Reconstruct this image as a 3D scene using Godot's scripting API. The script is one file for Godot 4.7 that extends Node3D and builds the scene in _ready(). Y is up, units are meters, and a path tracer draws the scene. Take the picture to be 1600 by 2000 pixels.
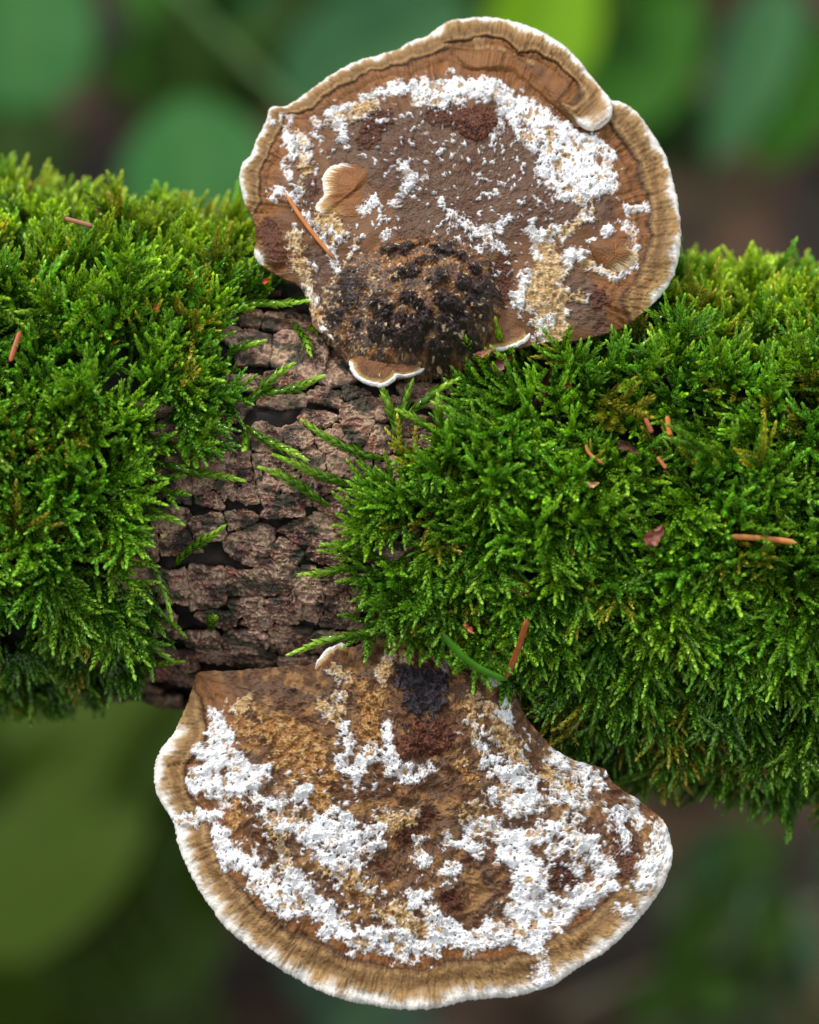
extends Node3D

# One unit of K is the length that the plans of the fungi, the log and the bark are drawn in (about 0.12 mm).
const K := 0.19 / 1600.0
const FOCUS := 0.9
const PITCH := 48.0
const LOG_R := 0.0565

var eye: Vector3
var heart: Vector3
var right := Vector3.RIGHT
var upv: Vector3
var back: Vector3
var rng := RandomNumberGenerator.new()

# the log's own frame: axis, up across the axis, towards the clearing
var log_a: Vector3
var log_n: Vector3
var log_o: Vector3

var names := {}
var h_out := 0.0
var c_out := Color.WHITE
var nA: FastNoiseLite
var nB: FastNoiseLite
var nC: FastNoiseLite
var nF: FastNoiseLite
var nK: FastNoiseLite
var nS: FastNoiseLite
var nR: FastNoiseLite


func _ready() -> void:
	rng.seed = 20240611
	var p := deg_to_rad(PITCH)
	upv = Vector3(0, cos(p), -sin(p))
	back = Vector3(0, sin(p), cos(p))
	heart = Vector3(0, 1.0, 0)
	eye = heart + back * FOCUS
	make_camera()
	make_sky()
	make_noises()
	var lean := deg_to_rad(-6.4)
	log_a = right * cos(lean) + upv * sin(lean)
	log_n = upv * cos(lean) - right * sin(lean)
	log_o = spot(800, 968, -0.050)
	make_ground()
	make_log()
	make_upper_fungus()
	make_lower_fungus()
	make_moss()
	make_sprigs()
	make_debris()
	make_background()


func make_camera() -> void:
	var cam := Camera3D.new()
	cam.name = "camera"
	var at := CameraAttributesPhysical.new()
	var half := 0.5 * 2000.0 * K / FOCUS
	at.frustum_focal_length = 12.0 / half
	at.frustum_focus_distance = FOCUS - 0.006
	at.frustum_near = 0.02
	at.frustum_far = 100.0
	at.exposure_aperture = at.frustum_focal_length / 21.0
	cam.attributes = at
	cam.fov = rad_to_deg(2.0 * atan(half))
	cam.near = 0.02
	cam.far = 100.0
	cam.transform = Transform3D(Basis(right, upv, back), eye)
	add_child(cam)


func make_sky() -> void:
	var we := WorldEnvironment.new()
	we.name = "world_environment"
	var e := Environment.new()
	e.background_mode = Environment.BG_SKY
	var sky := Sky.new()
	var m := ProceduralSkyMaterial.new()
	m.sky_top_color = Color(0.98, 0.99, 1.0)
	m.sky_horizon_color = Color(0.17, 0.19, 0.15)
	m.sky_curve = 0.8
	m.ground_bottom_color = Color(0.12, 0.13, 0.1)
	m.ground_horizon_color = Color(0.3, 0.32, 0.3)
	m.sky_energy_multiplier = 1.3
	sky.sky_material = m
	e.sky = sky
	e.background_energy_multiplier = 1.0
	e.tonemap_mode = Environment.TONE_MAPPER_LINEAR
	e.tonemap_exposure = EXPOSURE
	e.sdfgi_enabled = true
	e.ssao_enabled = true
	e.ssil_enabled = true
	we.environment = e
	add_child(we)
	var sun := DirectionalLight3D.new()
	sun.name = "sun"
	sun.light_energy = 0.8
	sun.light_color = Color(1.0, 0.97, 0.92)
	sun.light_angular_distance = 11.0
	sun.shadow_enabled = true
	var from := Vector3(-0.45, 1.0, -0.25).normalized()
	sun.look_at_from_position(from, Vector3.ZERO, Vector3(0.1, 0.2, 1))
	add_child(sun)

const EXPOSURE := 1.04


# ---------------------------------------------------------------- helpers

func noise(freq: float, octaves: int, seed_: int, type := FastNoiseLite.TYPE_SIMPLEX_SMOOTH) -> FastNoiseLite:
	var n := FastNoiseLite.new()
	n.noise_type = type
	n.seed = seed_
	n.frequency = freq
	n.fractal_type = FastNoiseLite.FRACTAL_FBM if octaves > 1 else FastNoiseLite.FRACTAL_NONE
	n.fractal_octaves = octaves
	return n


func make_noises() -> void:
	nA = noise(1.0 / 70.0, 4, 3)
	nB = noise(1.0 / 20.0, 3, 11)
	nC = noise(1.0 / 6.0, 2, 23)
	nF = noise(1.0, 2, 31)
	nS = noise(1.0 / 13.0, 2, 47)
	for w in [nB, nS]:
		w.domain_warp_enabled = true
		w.domain_warp_type = FastNoiseLite.DOMAIN_WARP_SIMPLEX
		w.domain_warp_frequency = 1.0 / 50.0
		w.domain_warp_amplitude = 13.0
		w.domain_warp_fractal_type = FastNoiseLite.DOMAIN_WARP_FRACTAL_NONE
	nR = noise(1.0 / 34.0, 4, 59)
	nR.fractal_type = FastNoiseLite.FRACTAL_RIDGED
	nK = noise(1.0 / 30.0, 1, 71, FastNoiseLite.TYPE_CELLULAR)
	nK.cellular_return_type = FastNoiseLite.RETURN_DISTANCE
	nK.cellular_jitter = 0.9


func c8(r: float, g: float, b: float) -> Color:
	return Color(r / 255.0, g / 255.0, b / 255.0).srgb_to_linear()


func ray(px: float, py: float) -> Vector3:
	return right * ((px - 800.0) * K) - upv * ((py - 1000.0) * K) - back * FOCUS


func spot(px: float, py: float, z: float) -> Vector3:
	return eye + ray(px, py) * ((FOCUS - z) / FOCUS)


func on_plane(o: Vector3, n: Vector3, px: float, py: float) -> Vector3:
	var r := ray(px, py)
	return eye + r * ((o - eye).dot(n) / r.dot(n))


func log_point(t: float, phi: float, lift := 0.0) -> Vector3:
	return log_o + log_a * t + (back * cos(phi) + log_n * sin(phi)) * (LOG_R + lift)


func log_normal(phi: float) -> Vector3:
	return back * cos(phi) + log_n * sin(phi)


# where the sight line through a plan point meets the log: (t, phi); lines past the log give its outline
func log_coords(px: float, py: float, lift := 0.0) -> Vector2:
	var r := ray(px, py)
	var q := eye - log_o
	var rb := Vector2(r.dot(back), r.dot(log_n))
	var qb := Vector2(q.dot(back), q.dot(log_n))
	var a := rb.dot(rb)
	var b := rb.dot(qb)
	var rad := LOG_R + lift
	var c := qb.dot(qb) - rad * rad
	var disc := maxf(b * b - a * c, 0.0)
	var s := (-b - sqrt(disc)) / a
	var hit := qb + rb * s
	return Vector2((q + r * s).dot(log_a), atan2(hit.y, hit.x))


# the plan point above which a point of the world stands
func plan_of(p: Vector3) -> Vector2:
	var d := p - eye
	var s := FOCUS / -d.dot(back)
	return Vector2(800.0 + d.dot(right) * s / K, 1000.0 - d.dot(upv) * s / K)


func named(called: String) -> String:
	var n: int = names.get(called, 0)
	names[called] = n + 1
	return called if n == 0 else "%s_%03d" % [called, n]


func thing(called: String, label: String, category: String, at := Vector3.ZERO, group := "", kind := "") -> Node3D:
	var o := Node3D.new()
	o.name = named(called)
	o.position = at
	tag(o, label, category, group, kind)
	add_child(o, true)
	return o


func tag(o: Node, label: String, category: String, group := "", kind := "") -> void:
	if label:
		o.set_meta("label", label)
	if category:
		o.set_meta("category", category)
	if group:
		o.set_meta("group", group)
	if kind:
		o.set_meta("kind", kind)


func put(called: String, mesh: Mesh, mat: Material, parent: Node3D, at := Vector3.ZERO) -> MeshInstance3D:
	var o := MeshInstance3D.new()
	o.name = named(called) if parent == self else called
	o.mesh = mesh
	o.material_override = mat
	o.position = at
	parent.add_child(o, true)
	if parent != self and o.name != called:
		var n := 1
		while parent.has_node("%s_%03d" % [called, n]):
			n += 1
		o.name = "%s_%03d" % [called, n]
	return o


func matte(rough := 0.75, spec := 0.4, colored := true) -> StandardMaterial3D:
	var m := StandardMaterial3D.new()
	m.vertex_color_use_as_albedo = colored
	m.roughness = rough
	m.metallic_specular = spec
	return m


func mesh_of(v: PackedVector3Array, n: PackedVector3Array, c: PackedColorArray, ix: PackedInt32Array) -> ArrayMesh:
	var a := []
	a.resize(Mesh.ARRAY_MAX)
	a[Mesh.ARRAY_VERTEX] = v
	a[Mesh.ARRAY_NORMAL] = n
	if c.size():
		a[Mesh.ARRAY_COLOR] = c
	a[Mesh.ARRAY_INDEX] = ix
	var m := ArrayMesh.new()
	m.add_surface_from_arrays(Mesh.PRIMITIVE_TRIANGLES, a)
	return m


# rows x cols grid of points to a smooth mesh; cols wrap when closed; normals point along d(row) x d(col)
func grid_mesh(v: PackedVector3Array, c: PackedColorArray, rows: int, cols: int, closed: bool) -> ArrayMesh:
	var n := PackedVector3Array()
	n.resize(v.size())
	var ix := PackedInt32Array()
	var wide := cols if closed else cols - 1
	ix.resize((rows - 1) * wide * 6)
	var k := 0
	for i in rows:
		var iu := mini(i + 1, rows - 1) * cols
		var il := maxi(i - 1, 0) * cols
		for j in cols:
			var jr := (j + 1) % cols if closed else mini(j + 1, cols - 1)
			var jl := (j + cols - 1) % cols if closed else maxi(j - 1, 0)
			var dr := v[iu + j] - v[il + j]
			var dc := v[i * cols + jr] - v[i * cols + jl]
			var w := dr.cross(dc)
			if w.length_squared() < 1e-24:
				w = (v[mini(i + 2, rows - 1) * cols + j] - v[il + j]).cross(v[mini(i + 2, rows - 1) * cols + jr] - v[mini(i + 2, rows - 1) * cols + jl])
			n[i * cols + j] = w.normalized()
	for i in rows - 1:
		for j in wide:
			var j2 := (j + 1) % cols
			var a := i * cols + j
			var b := i * cols + j2
			var d := a + cols
			var e := b + cols
			ix[k] = a
			ix[k + 1] = b
			ix[k + 2] = e
			ix[k + 3] = a
			ix[k + 4] = e
			ix[k + 5] = d
			k += 6
	return mesh_of(v, n, c, ix)


# a tube along points with a radius each, pointed or blunt as the radii say
func tube(points: PackedVector3Array, radii: PackedFloat32Array, sides: int, colors: PackedColorArray, flat := 1.0) -> ArrayMesh:
	var v := PackedVector3Array()
	var c := PackedColorArray()
	var cnt := points.size()
	var ref := Vector3(0.31, 0.55, 0.77).normalized()
	for i in cnt:
		var t := (points[mini(i + 1, cnt - 1)] - points[maxi(i - 1, 0)]).normalized()
		var s := t.cross(ref).normalized()
		var w := s.cross(t)
		for j in sides:
			var g := TAU * j / sides
			v.append(points[i] + (s * cos(g) + w * sin(g) * flat) * radii[i])
			c.append(colors[i])
	return grid_mesh(v, c, cnt, sides, true)


# a map of signed distances to strokes, each a polyline of (x, y, half width); positive inside
class Field:
	var x0: float
	var y0: float
	var w: int
	var h: int
	var d := PackedFloat32Array()
	const CELL := 4.0
	const FAR := 40.0

	func _init(box: Rect2) -> void:
		x0 = box.position.x
		y0 = box.position.y
		w = int(box.size.x / CELL) + 2
		h = int(box.size.y / CELL) + 2
		d.resize(w * h)
		d.fill(-FAR)

	func stroke(pts: Array) -> Field:
		for i in pts.size():
			var a: Vector3 = pts[i]
			var b: Vector3 = pts[mini(i + 1, pts.size() - 1)]
			if i == pts.size() - 1 and i > 0:
				break
			var reach := maxf(a.z, b.z) + FAR
			var i0 := maxi(int((minf(a.x, b.x) - reach - x0) / CELL), 0)
			var i1 := mini(int((maxf(a.x, b.x) + reach - x0) / CELL) + 1, w - 1)
			var j0 := maxi(int((minf(a.y, b.y) - reach - y0) / CELL), 0)
			var j1 := mini(int((maxf(a.y, b.y) + reach - y0) / CELL) + 1, h - 1)
			var ab := Vector2(b.x - a.x, b.y - a.y)
			var l2 := maxf(ab.length_squared(), 1e-6)
			for j in range(j0, j1 + 1):
				for k in range(i0, i1 + 1):
					var p := Vector2(x0 + k * CELL - a.x, y0 + j * CELL - a.y)
					var t := clampf(p.dot(ab) / l2, 0.0, 1.0)
					var s := lerpf(a.z, b.z, t) - (p - ab * t).length()
					if s > d[j * w + k]:
						d[j * w + k] = s
		return self

	func at(x: float, y: float) -> float:
		var fx := clampf((x - x0) / CELL, 0.0, w - 1.01)
		var fy := clampf((y - y0) / CELL, 0.0, h - 1.01)
		var i := int(fx)
		var j := int(fy)
		fx -= i
		fy -= j
		var o := j * w + i
		return lerpf(lerpf(d[o], d[o + 1], fx), lerpf(d[o + w], d[o + w + 1], fx), fy)


# an outline about a centre: radius and whether the edge is a growing rim, by angle
class Outline:
	const N := 2048
	var centre: Vector2
	var r := PackedFloat32Array()
	var rim := PackedFloat32Array()

	func _init(pts: Array, about: Vector2) -> void:
		centre = about
		r.resize(N)
		rim.resize(N)
		var n := pts.size()
		var dense: Array[Vector3] = []
		for i in n:
			var p0: Vector3 = pts[(i + n - 1) % n]
			var p1: Vector3 = pts[i]
			var p2: Vector3 = pts[(i + 1) % n]
			var p3: Vector3 = pts[(i + 2) % n]
			for k in 10:
				dense.append(p1.cubic_interpolate(p2, p0, p3, k / 10.0))
		var filled := PackedByteArray()
		filled.resize(N)
		for i in dense.size():
			var a := dense[i]
			var b := dense[(i + 1) % dense.size()]
			for k in 24:
				var p := a.lerp(b, k / 24.0)
				var q := Vector2(p.x, p.y) - about
				var s := int(fposmod(atan2(-q.y, q.x), TAU) / TAU * N) % N
				r[s] = q.length()
				rim[s] = clampf(p.z, 0.0, 1.0)
				filled[s] = 1
		for s in N:
			if not filled[s]:
				var k := 1
				while not filled[(s + k) % N]:
					k += 1
				var l := 1
				while not filled[(s + N - l) % N]:
					l += 1
				var f := float(l) / (k + l)
				r[s] = lerpf(r[(s + N - l) % N], r[(s + k) % N], f)
				rim[s] = lerpf(rim[(s + N - l) % N], rim[(s + k) % N], f)

	func radius(ang: float) -> float:
		var f := fposmod(ang, TAU) / TAU * N
		var i := int(f) % N
		return lerpf(r[i], r[(i + 1) % N], f - int(f))

	func rimness(ang: float) -> float:
		return rim[int(fposmod(ang, TAU) / TAU * N) % N]

	func rho(x: float, y: float) -> float:
		var q := Vector2(x, y) - centre
		return q.length() / radius(atan2(-q.y, q.x))


# a closed skin over an outline: the looked-at side from look(), a rounded edge and a back that thickens inwards
func skin(o: Outline, na: int, nr: int, place: Callable, look: Callable, edge: float, thick: float, ragged: float, under: Color) -> ArrayMesh:
	var v := PackedVector3Array()
	var c := PackedColorArray()
	var nu := 9
	v.resize((nr + 1 + nu) * na)
	c.resize((nr + 1 + nu) * na)
	var rad := PackedFloat32Array()
	var rimv := PackedFloat32Array()
	var rim_h := PackedFloat32Array()
	rad.resize(na)
	rimv.resize(na)
	rim_h.resize(na)
	var cs := PackedVector2Array()
	cs.resize(na)
	var mean := 0.0
	for j in na:
		var g := TAU * j / na
		cs[j] = Vector2(cos(g), -sin(g))
		rimv[j] = o.rimness(g)
		var r0 := o.radius(g)
		rad[j] = r0 + ragged * (nC.get_noise_2d(cs[j].x * r0 * 0.8, cs[j].y * r0 * 0.8) + 1.2 * nB.get_noise_2d(cs[j].x * r0, cs[j].y * r0))
		mean += r0 / na
	for i in nr + 1:
		var f := float(i) / nr
		f = f * (1.25 - 0.25 * f)
		for j in na:
			var x := o.centre.x + cs[j].x * rad[j] * f
			var y := o.centre.y + cs[j].y * rad[j] * f
			var d := rad[j] * (1.0 - f)
			look.call(x, y, d, rimv[j], TAU * j / na * mean, f)
			v[i * na + j] = place.call(x, y, h_out)
			c[i * na + j] = c_out
			if i == nr:
				rim_h[j] = h_out
	for i in nu:
		var f := [1.0, 0.998, 0.988, 0.965, 0.92, 0.8, 0.6, 0.35, 0.0][i] as float
		var drop := [0.35, 0.7, 1.0, 1.05, 1.1, 1.3, 1.6, 1.9, 2.0][i] as float
		for j in na:
			var x := o.centre.x + cs[j].x * rad[j] * f
			var y := o.centre.y + cs[j].y * rad[j] * f
			var h := rim_h[j] * f - edge * minf(drop, 1.0) - thick * smoothstep(1.0, 0.3, f)
			v[(nr + 1 + i) * na + j] = place.call(x, y, h)
			c[(nr + 1 + i) * na + j] = c_out if i < 0 else under.lerp(c[nr * na + j], [0.9, 0.6, 0.25, 0, 0, 0, 0, 0, 0][i])
	return grid_mesh(v, c, nr + 1 + nu, na, true)


func sm(a: float, b: float, x: float) -> float:
	return smoothstep(a, b, x)


# ---------------------------------------------------------------- the two bracket fungi

var WHITE: Color = c8(234, 236, 240)
var CREAM: Color = c8(180, 146, 96)
var PALE: Color = c8(212, 192, 156)
var TAN_LIGHT: Color = c8(150, 118, 74)
var TAN: Color = c8(116, 85, 49)
var DARK_LINE: Color = c8(62, 39, 22)
var ORANGE: Color = c8(124, 78, 36)
var BROWN: Color = c8(96, 66, 42)
var GREY_BROWN: Color = c8(94, 70, 54)
var RUST: Color = c8(76, 40, 27)
var BLACK: Color = c8(31, 25, 29)
var GOLD: Color = c8(150, 104, 52)

var f_knob: Field
var cap_u: Outline
var cap_l: Outline
var f_white: Field
var f_cream: Field
var f_grey: Field
var f_rust: Field
var f_dark: Field
var f_gold: Field
var f_speck: Field


# the rings that follow a growing rim: white edge, tan felt, dark line, orange brown zone; leaves colour and relief in c_out and h_out
func zones(d: float, s: float, z: float, a: float, cc: float, edge := 1.0) -> void:
	var f := nF.get_noise_2d(s * 0.15, d * 0.02) * sm(190.0, 80.0, d)
	var g := nF.get_noise_2d(s * 0.035 + 500.0, d * 0.008) * sm(200.0, 90.0, d)
	var q := (d + a * 9.0) / z
	var f2 := nF.get_noise_2d(s * 0.42, d * 0.03 + 70.0) * sm(190.0, 80.0, d)
	var col := c8(236, 234, 230).lerp(TAN_LIGHT, sm(2.0 * edge, 19.0 * edge, q + f * 5.5 + f2 * 4.5 + g * 8.0 + a * 7.0))
	col = col.lerp(TAN, sm(18.0 * edge, 40.0, q + f * 8.0 + f2 * 5.0))
	col = col.lerp(DARK_LINE, 0.3 * exp(-pow((q - 34.0 + g * 4.0) / 2.5, 2.0)) * sm(-0.2, 0.2, a + g))
	col = col.lerp(TAN_LIGHT, 0.85 * exp(-pow((q - 48.0 + g * 3.0) / 4.0, 2.0)))
	col = col.lerp(DARK_LINE, 0.9 * exp(-pow((q - 60.0 + g * 3.0) / 5.0, 2.0)))
	col = col.lerp(ORANGE, sm(58.0, 70.0, q + g * 5.0))
	col = col.lerp(DARK_LINE, 0.55 * exp(-pow((q - 80.0 + g * 8.0) / 5.0, 2.0)))
	col = col.lerp(TAN, 0.45 * exp(-pow((q - 90.0 + g * 8.0) / 3.0, 2.0)))
	col = col.lerp(BROWN, sm(90.0, 145.0, q + g * 25.0) * 0.75)
	var wr := nF.get_noise_2d(s * 0.05 + 90.0, d * 0.004)
	var k := 1.0 - 0.3 * exp(-wr * wr * 350.0) * sm(-0.2, 0.2, a + g) * sm(4.0, 20.0, q) * sm(170.0, 60.0, d) + (f * 0.28 + f2 * 0.26) * sm(4.0, 18.0, q) + cc * 0.15 + a * 0.3
	c_out = Color(col.r * k, col.g * k, col.b * k)
	h_out = -3.0 * exp(-wr * wr * 350.0) * sm(-0.2, 0.2, a + g) * sm(4.0, 20.0, q) * sm(170.0, 60.0, d) + 2.5 * sm(92.0, 84.0, q) + 6.0 * z * sm(62.0, 54.0, q) + 2.0 * sm(30.0, 20.0, q) - 9.0 * exp(-d / 5.0) + (f * 2.2 + f2 * 1.0) * sm(2.0, 14.0, d) * sm(150.0, 60.0, q) + g * 4.0 + cc * 0.7


func crust(x: float, y: float, sd: float, soft: float, cream_bias: float, b: float, cc: float) -> void:
	# white mycelium crust with cream hollows
	var thin := sm(0.08, 0.5, nA.get_noise_2d(x * 1.1 + 40.0, y * 1.1 + 77.0))
	var m := sm(lerpf(-3.0, -5.0, thin), lerpf(4.0, 13.0, thin), sd + cc * 4.0 * thin) * lerpf(1.0, 0.86, thin)
	if m <= 0.0:
		return
	var lump := nS.get_noise_2d(x * 0.8 + 300.0, y * 0.8)
	var big := nB.get_noise_2d(x * 0.6 + 1300.0, y * 0.6)
	var hole := sm(0.14, 0.36, nA.get_noise_2d(x * 1.25 + 900.0, y * 1.25) + 0.6 * nB.get_noise_2d(x * 0.9, y * 0.9 + 700.0) + cream_bias + cc * 0.12)
	var inner := hole * sm(3.0, 12.0, sd)
	var col := WHITE.lerp(CREAM, inner * 0.9)
	col = col.lerp(BROWN, inner * sm(0.1, 0.45, cc + lump * 0.5) * 0.75)
	var k := 1.0 + cc * 0.02 * (1.0 - inner) + cc * 0.2 * inner
	var pit := sm(0.5, 0.62, nS.get_noise_2d(x * 1.1 + 41.0, y * 1.1) + cc * 0.3)
	m *= 1.0 - pit * 0.9
	c_out = c_out.lerp(Color(col.r * k, col.g * k, col.b * k), m * soft)
	h_out += m * (2.5 + 2.0 * absf(lump) + 3.5 * big + sm(0.0, 20.0, sd) * lerpf(6.0, 2.0, thin) - inner * 5.0 + cc * 0.4)


func dome_u(x: float, y: float) -> float:
	var r := cap_u.rho(x, y)
	return 50.0 * (1.0 - pow(r, 2.4)) + nA.get_noise_2d(x * 0.35, y * 0.35) * 16.0


func dome_l(x: float, y: float) -> float:
	var r := cap_l.rho(x, y)
	return 44.0 * (1.0 - pow(r, 2.2)) + 34.0 * exp(-pow((x - 830.0) / 190.0, 2.0) - pow((y - 1390.0) / 150.0, 2.0)) + nA.get_noise_2d(x * 0.4, y * 0.4) * 16.0 + nA.get_noise_2d(x * 1.1 + 60.0, y * 1.1) * 17.0 * (1.0 - r * r)


func look_upper(x: float, y: float, d: float, rim: float, s: float, f: float) -> void:
	var a := nA.get_noise_2d(x, y)
	var b := nB.get_noise_2d(x, y)
	var cc := nC.get_noise_2d(x, y)
	var z := lerpf(0.62, 1.05, sm(700.0, 1150.0, x))
	s = atan2(y - 500.0, x - 890.0) * 400.0
	zones(lerpf(230.0, d, rim), s, z, a, cc)
	# grey-brown middle
	var m := sm(-10.0, 8.0, f_grey.at(x, y) + a * 26.0 + b * 14.0)
	var grey := GREY_BROWN.lerp(c8(84, 54, 40), sm(-0.1, 0.5, nA.get_noise_2d(x * 0.8 + 70.0, y * 0.8) + b * 0.4) * 0.8)
	var k := 1.0 + cc * 0.2 + b * 0.16
	c_out = c_out.lerp(Color(grey.r * k, grey.g * k, grey.b * k), m)
	h_out += m * (b * 3.5 + cc * 1.0)
	# rust
	m = sm(-6.0, 5.0, f_rust.at(x, y) + b * 14.0 + cc * 5.0)
	k = 1.0 + cc * 0.5 + b * 0.3
	c_out = c_out.lerp(Color(RUST.r * k, RUST.g * k, RUST.b * k), m * 0.85)
	h_out += m * (3.0 + cc * 2.5)
	# cream crust
	var sd := f_cream.at(x, y) + a * 12.0 + b * 17.0 + cc * 6.0
	m = sm(-3.0, 3.0, sd)
	var cr := CREAM.lerp(PALE, sm(-0.1, 0.4, cc + b))
	cr = cr.lerp(BROWN, sm(0.18, 0.45, nS.get_noise_2d(x + 70.0, y)) * 0.7)
	cr = cr.lerp(WHITE, sm(12.0, 3.0, sd + nB.get_noise_2d(x + 30.0, y + 640.0) * 16.0) * sm(-0.1, 0.25, nA.get_noise_2d(x + 210.0, y * 1.2)))
	c_out = c_out.lerp(cr, m * 0.92)
	h_out += m * (3.0 + cc * 1.6 + b * 5.0 + nS.get_noise_2d(x + 5.0, y) * 4.0)
	# white crust, and scattered specks
	sd = f_white.at(x, y) + a * 10.0 + nB.get_noise_2d(x * 0.7 + 60.0, y * 0.7) * 15.0 + b * 11.0 + cc * 6.0 + 2.0
	crust(x, y, sd, 0.97, 0.0, b, cc)
	var sp := nS.get_noise_2d(x * 0.62, y * 0.62) * 1.1 + cc * 0.16
	var fs := f_speck.at(x, y)
	if fs > -30.0:
		crust(x, y, (sp + nA.get_noise_2d(x + 555.0, y) * 0.5 - 0.56 + 0.006 * clampf(fs, -40.0, 12.0)) * 40.0, 0.92, -0.2, b, cc)
	h_out += dome_u(x, y)


func look_lobe(x: float, y: float, d: float, rim: float, s: float, _f: float) -> void:
	var a := nA.get_noise_2d(x, y)
	var cc := nC.get_noise_2d(x, y)
	s = atan2(y - 500.0, x - 890.0) * 400.0
	zones(lerpf(110.0, d, rim), s, 1.22, a, cc)
	h_out += dome_u(x, y) + lerpf(-16.0, 8.0, sm(815.0, 900.0, x)) + 12.0 * sm(1000.0, 1180.0, x) - 26.0 * sm(30.0, 0.0, d) * (1.0 - rim)


func look_hump(x: float, y: float, d: float, _rim: float, _s: float, f: float) -> void:
	var a := nA.get_noise_2d(x, y)
	var b := nB.get_noise_2d(x, y)
	var cc := nC.get_noise_2d(x, y)
	var wx := x + nA.get_noise_2d(x * 1.4, y * 1.4 + 60.0) * 22.0
	var wy := y + nA.get_noise_2d(x * 1.4 + 400.0, y * 1.4) * 22.0
	var small := 1.0 - sm(-0.95, -0.3, nK.get_noise_2d(wx * 1.35 + 300.0, wy * 1.35))
	var ks := f_knob.at(x, y) + a * 5.0 + nB.get_noise_2d(x, y + 77.0) * 7.0 + cc * 1.5
	var bulge := clampf((1.0 - exp(-maxf(ks + 3.0, 0.0) / 8.0)) + small * 0.22, 0.0, 1.2)
	var east := sm(660.0, 760.0, x)
	var mound := pow(maxf(1.0 - f * f, 0.0), 0.5)
	h_out = dome_u(x, y) - 16.0 + mound * (58.0 + 62.0 * exp(-pow((x - 860.0) / 100.0, 2.0) - pow((y - 620.0) / 105.0, 2.0))) + bulge * 22.0 * sm(0.0, 30.0, d) * lerpf(0.45, 1.0, east) + cc * 1.3 + b * 3.5
	var col := c8(74, 56, 48).lerp(c8(96, 60, 34), sm(0.0, 0.4, a + 0.25 * east - 0.15 + 0.25 * sm(600.0, 500.0, y)))
	col = col.lerp(c8(150, 104, 58), sm(0.1, 0.34, nB.get_noise_2d(x * 0.8 + 800.0, y * 0.8) + cc * 0.2 - 0.06 + 0.14 * sm(570.0, 500.0, y)) * 0.75)
	col = col.lerp(c8(112, 98, 90), sm(0.1, 0.4, nB.get_noise_2d(x * 0.8 + 50.0, y * 0.8 + 700.0) + cc * 0.2) * 0.65 * (1.0 - east * 0.5))
	col = col.lerp(c8(182, 150, 104), sm(0.3, 0.42, nS.get_noise_2d(x * 1.1 + 15.0, y * 1.1) + cc * 0.3 + nA.get_noise_2d(x, y + 900.0) * 0.4) * 0.75 * (1.0 - east * 0.75))
	var dark := sm(-3.0, 4.0, ks + 3.0 * sm(540.0, 660.0, y) + nA.get_noise_2d(x + 333.0, y) * 9.0 + 1.5)
	var bl := BLACK.lerp(c8(58, 36, 31), sm(0.0, 0.4, nB.get_noise_2d(x - 600.0, y))).lerp(c8(70, 64, 68), sm(0.25, 0.6, cc + b * 0.5) * 0.6)
	col = col.lerp(bl, dark * 0.93)
	col = col.lerp(PALE, sm(0.5, 0.56, nS.get_noise_2d(x * 0.8 + 90.0, y * 0.8 + 33.0) + cc * 0.15 - 0.04 + nA.get_noise_2d(x + 50.0, y) * 0.4) * 0.7)
	var k := 1.0 + cc * 0.4
	c_out = Color(col.r * k, col.g * k, col.b * k)


func look_lip(x: float, y: float, d: float, rim: float, s: float, _f: float) -> void:
	var a := nA.get_noise_2d(x, y)
	var cc := nC.get_noise_2d(x, y)
	var q := lerpf(60.0, d, rim)
	zones(lerpf(190.0, 150.0, sm(0.0, 0.3, a)), s, 1.0, a, cc)
	var base := c8(112, 72, 38).lerp(c8(88, 54, 32), sm(-0.1, 0.4, a + 0.3 * nB.get_noise_2d(x, y)))
	var col := WHITE.lerp(c8(186, 152, 100), sm(5.0, 9.0, q + cc * 2.0))
	col = col.lerp(base, sm(9.0, 18.0, q + cc * 3.0))
	var k := 1.0 + cc * 0.15
	c_out = Color(col.r * k, col.g * k, col.b * k)
	h_out = base_lift + 20.0 * (1.0 - exp(-d / 18.0)) - 8.0 * sm(10.0, 40.0, d) + 5.0 * sm(9.0, 3.0, q) + cc - 22.0 * (1.0 - rim) * exp(-d / 9.0)

var base_lift := 0.0


func look_shelf(x: float, y: float, d: float, rim: float, s: float, _f: float) -> void:
	s = atan2(y - 400.0, x - 840.0) * 180.0
	var a := nA.get_noise_2d(x, y)
	var cc := nC.get_noise_2d(x, y)
	var f := nF.get_noise_2d(s * 0.3, d * 0.02)
	var q := lerpf(70.0, d, rim) + a * 8.0 + f * 10.0
	var col := WHITE.lerp(PALE, sm(4.0, 11.0, q)).lerp(c8(160, 122, 74), sm(9.0, 18.0, q))
	col = col.lerp(ORANGE, sm(12.0, 34.0, d * 0.6 + (x - 632.0) * 0.5 + f * 10.0)).lerp(GREY_BROWN, sm(80.0, 135.0, x - 635.0 + a * 50.0))
	var k := 1.0 + f * 0.16 + cc * 0.2 + a * 0.2
	c_out = Color(col.r * k, col.g * k, col.b * k)
	h_out = dome_u(x, y) + base_lift + 9.0 * (1.0 - exp(-d / 7.0)) * lerpf(0.1, 1.0, rim) - 30.0 * sm(690.0, 775.0, x) + f * 0.4 + cc * 0.8 - 3.0 * exp(-pow((y - 403.0 + (x - 640.0) * 0.05) / 6.0, 2.0)) * sm(720.0, 650.0, x)


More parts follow.
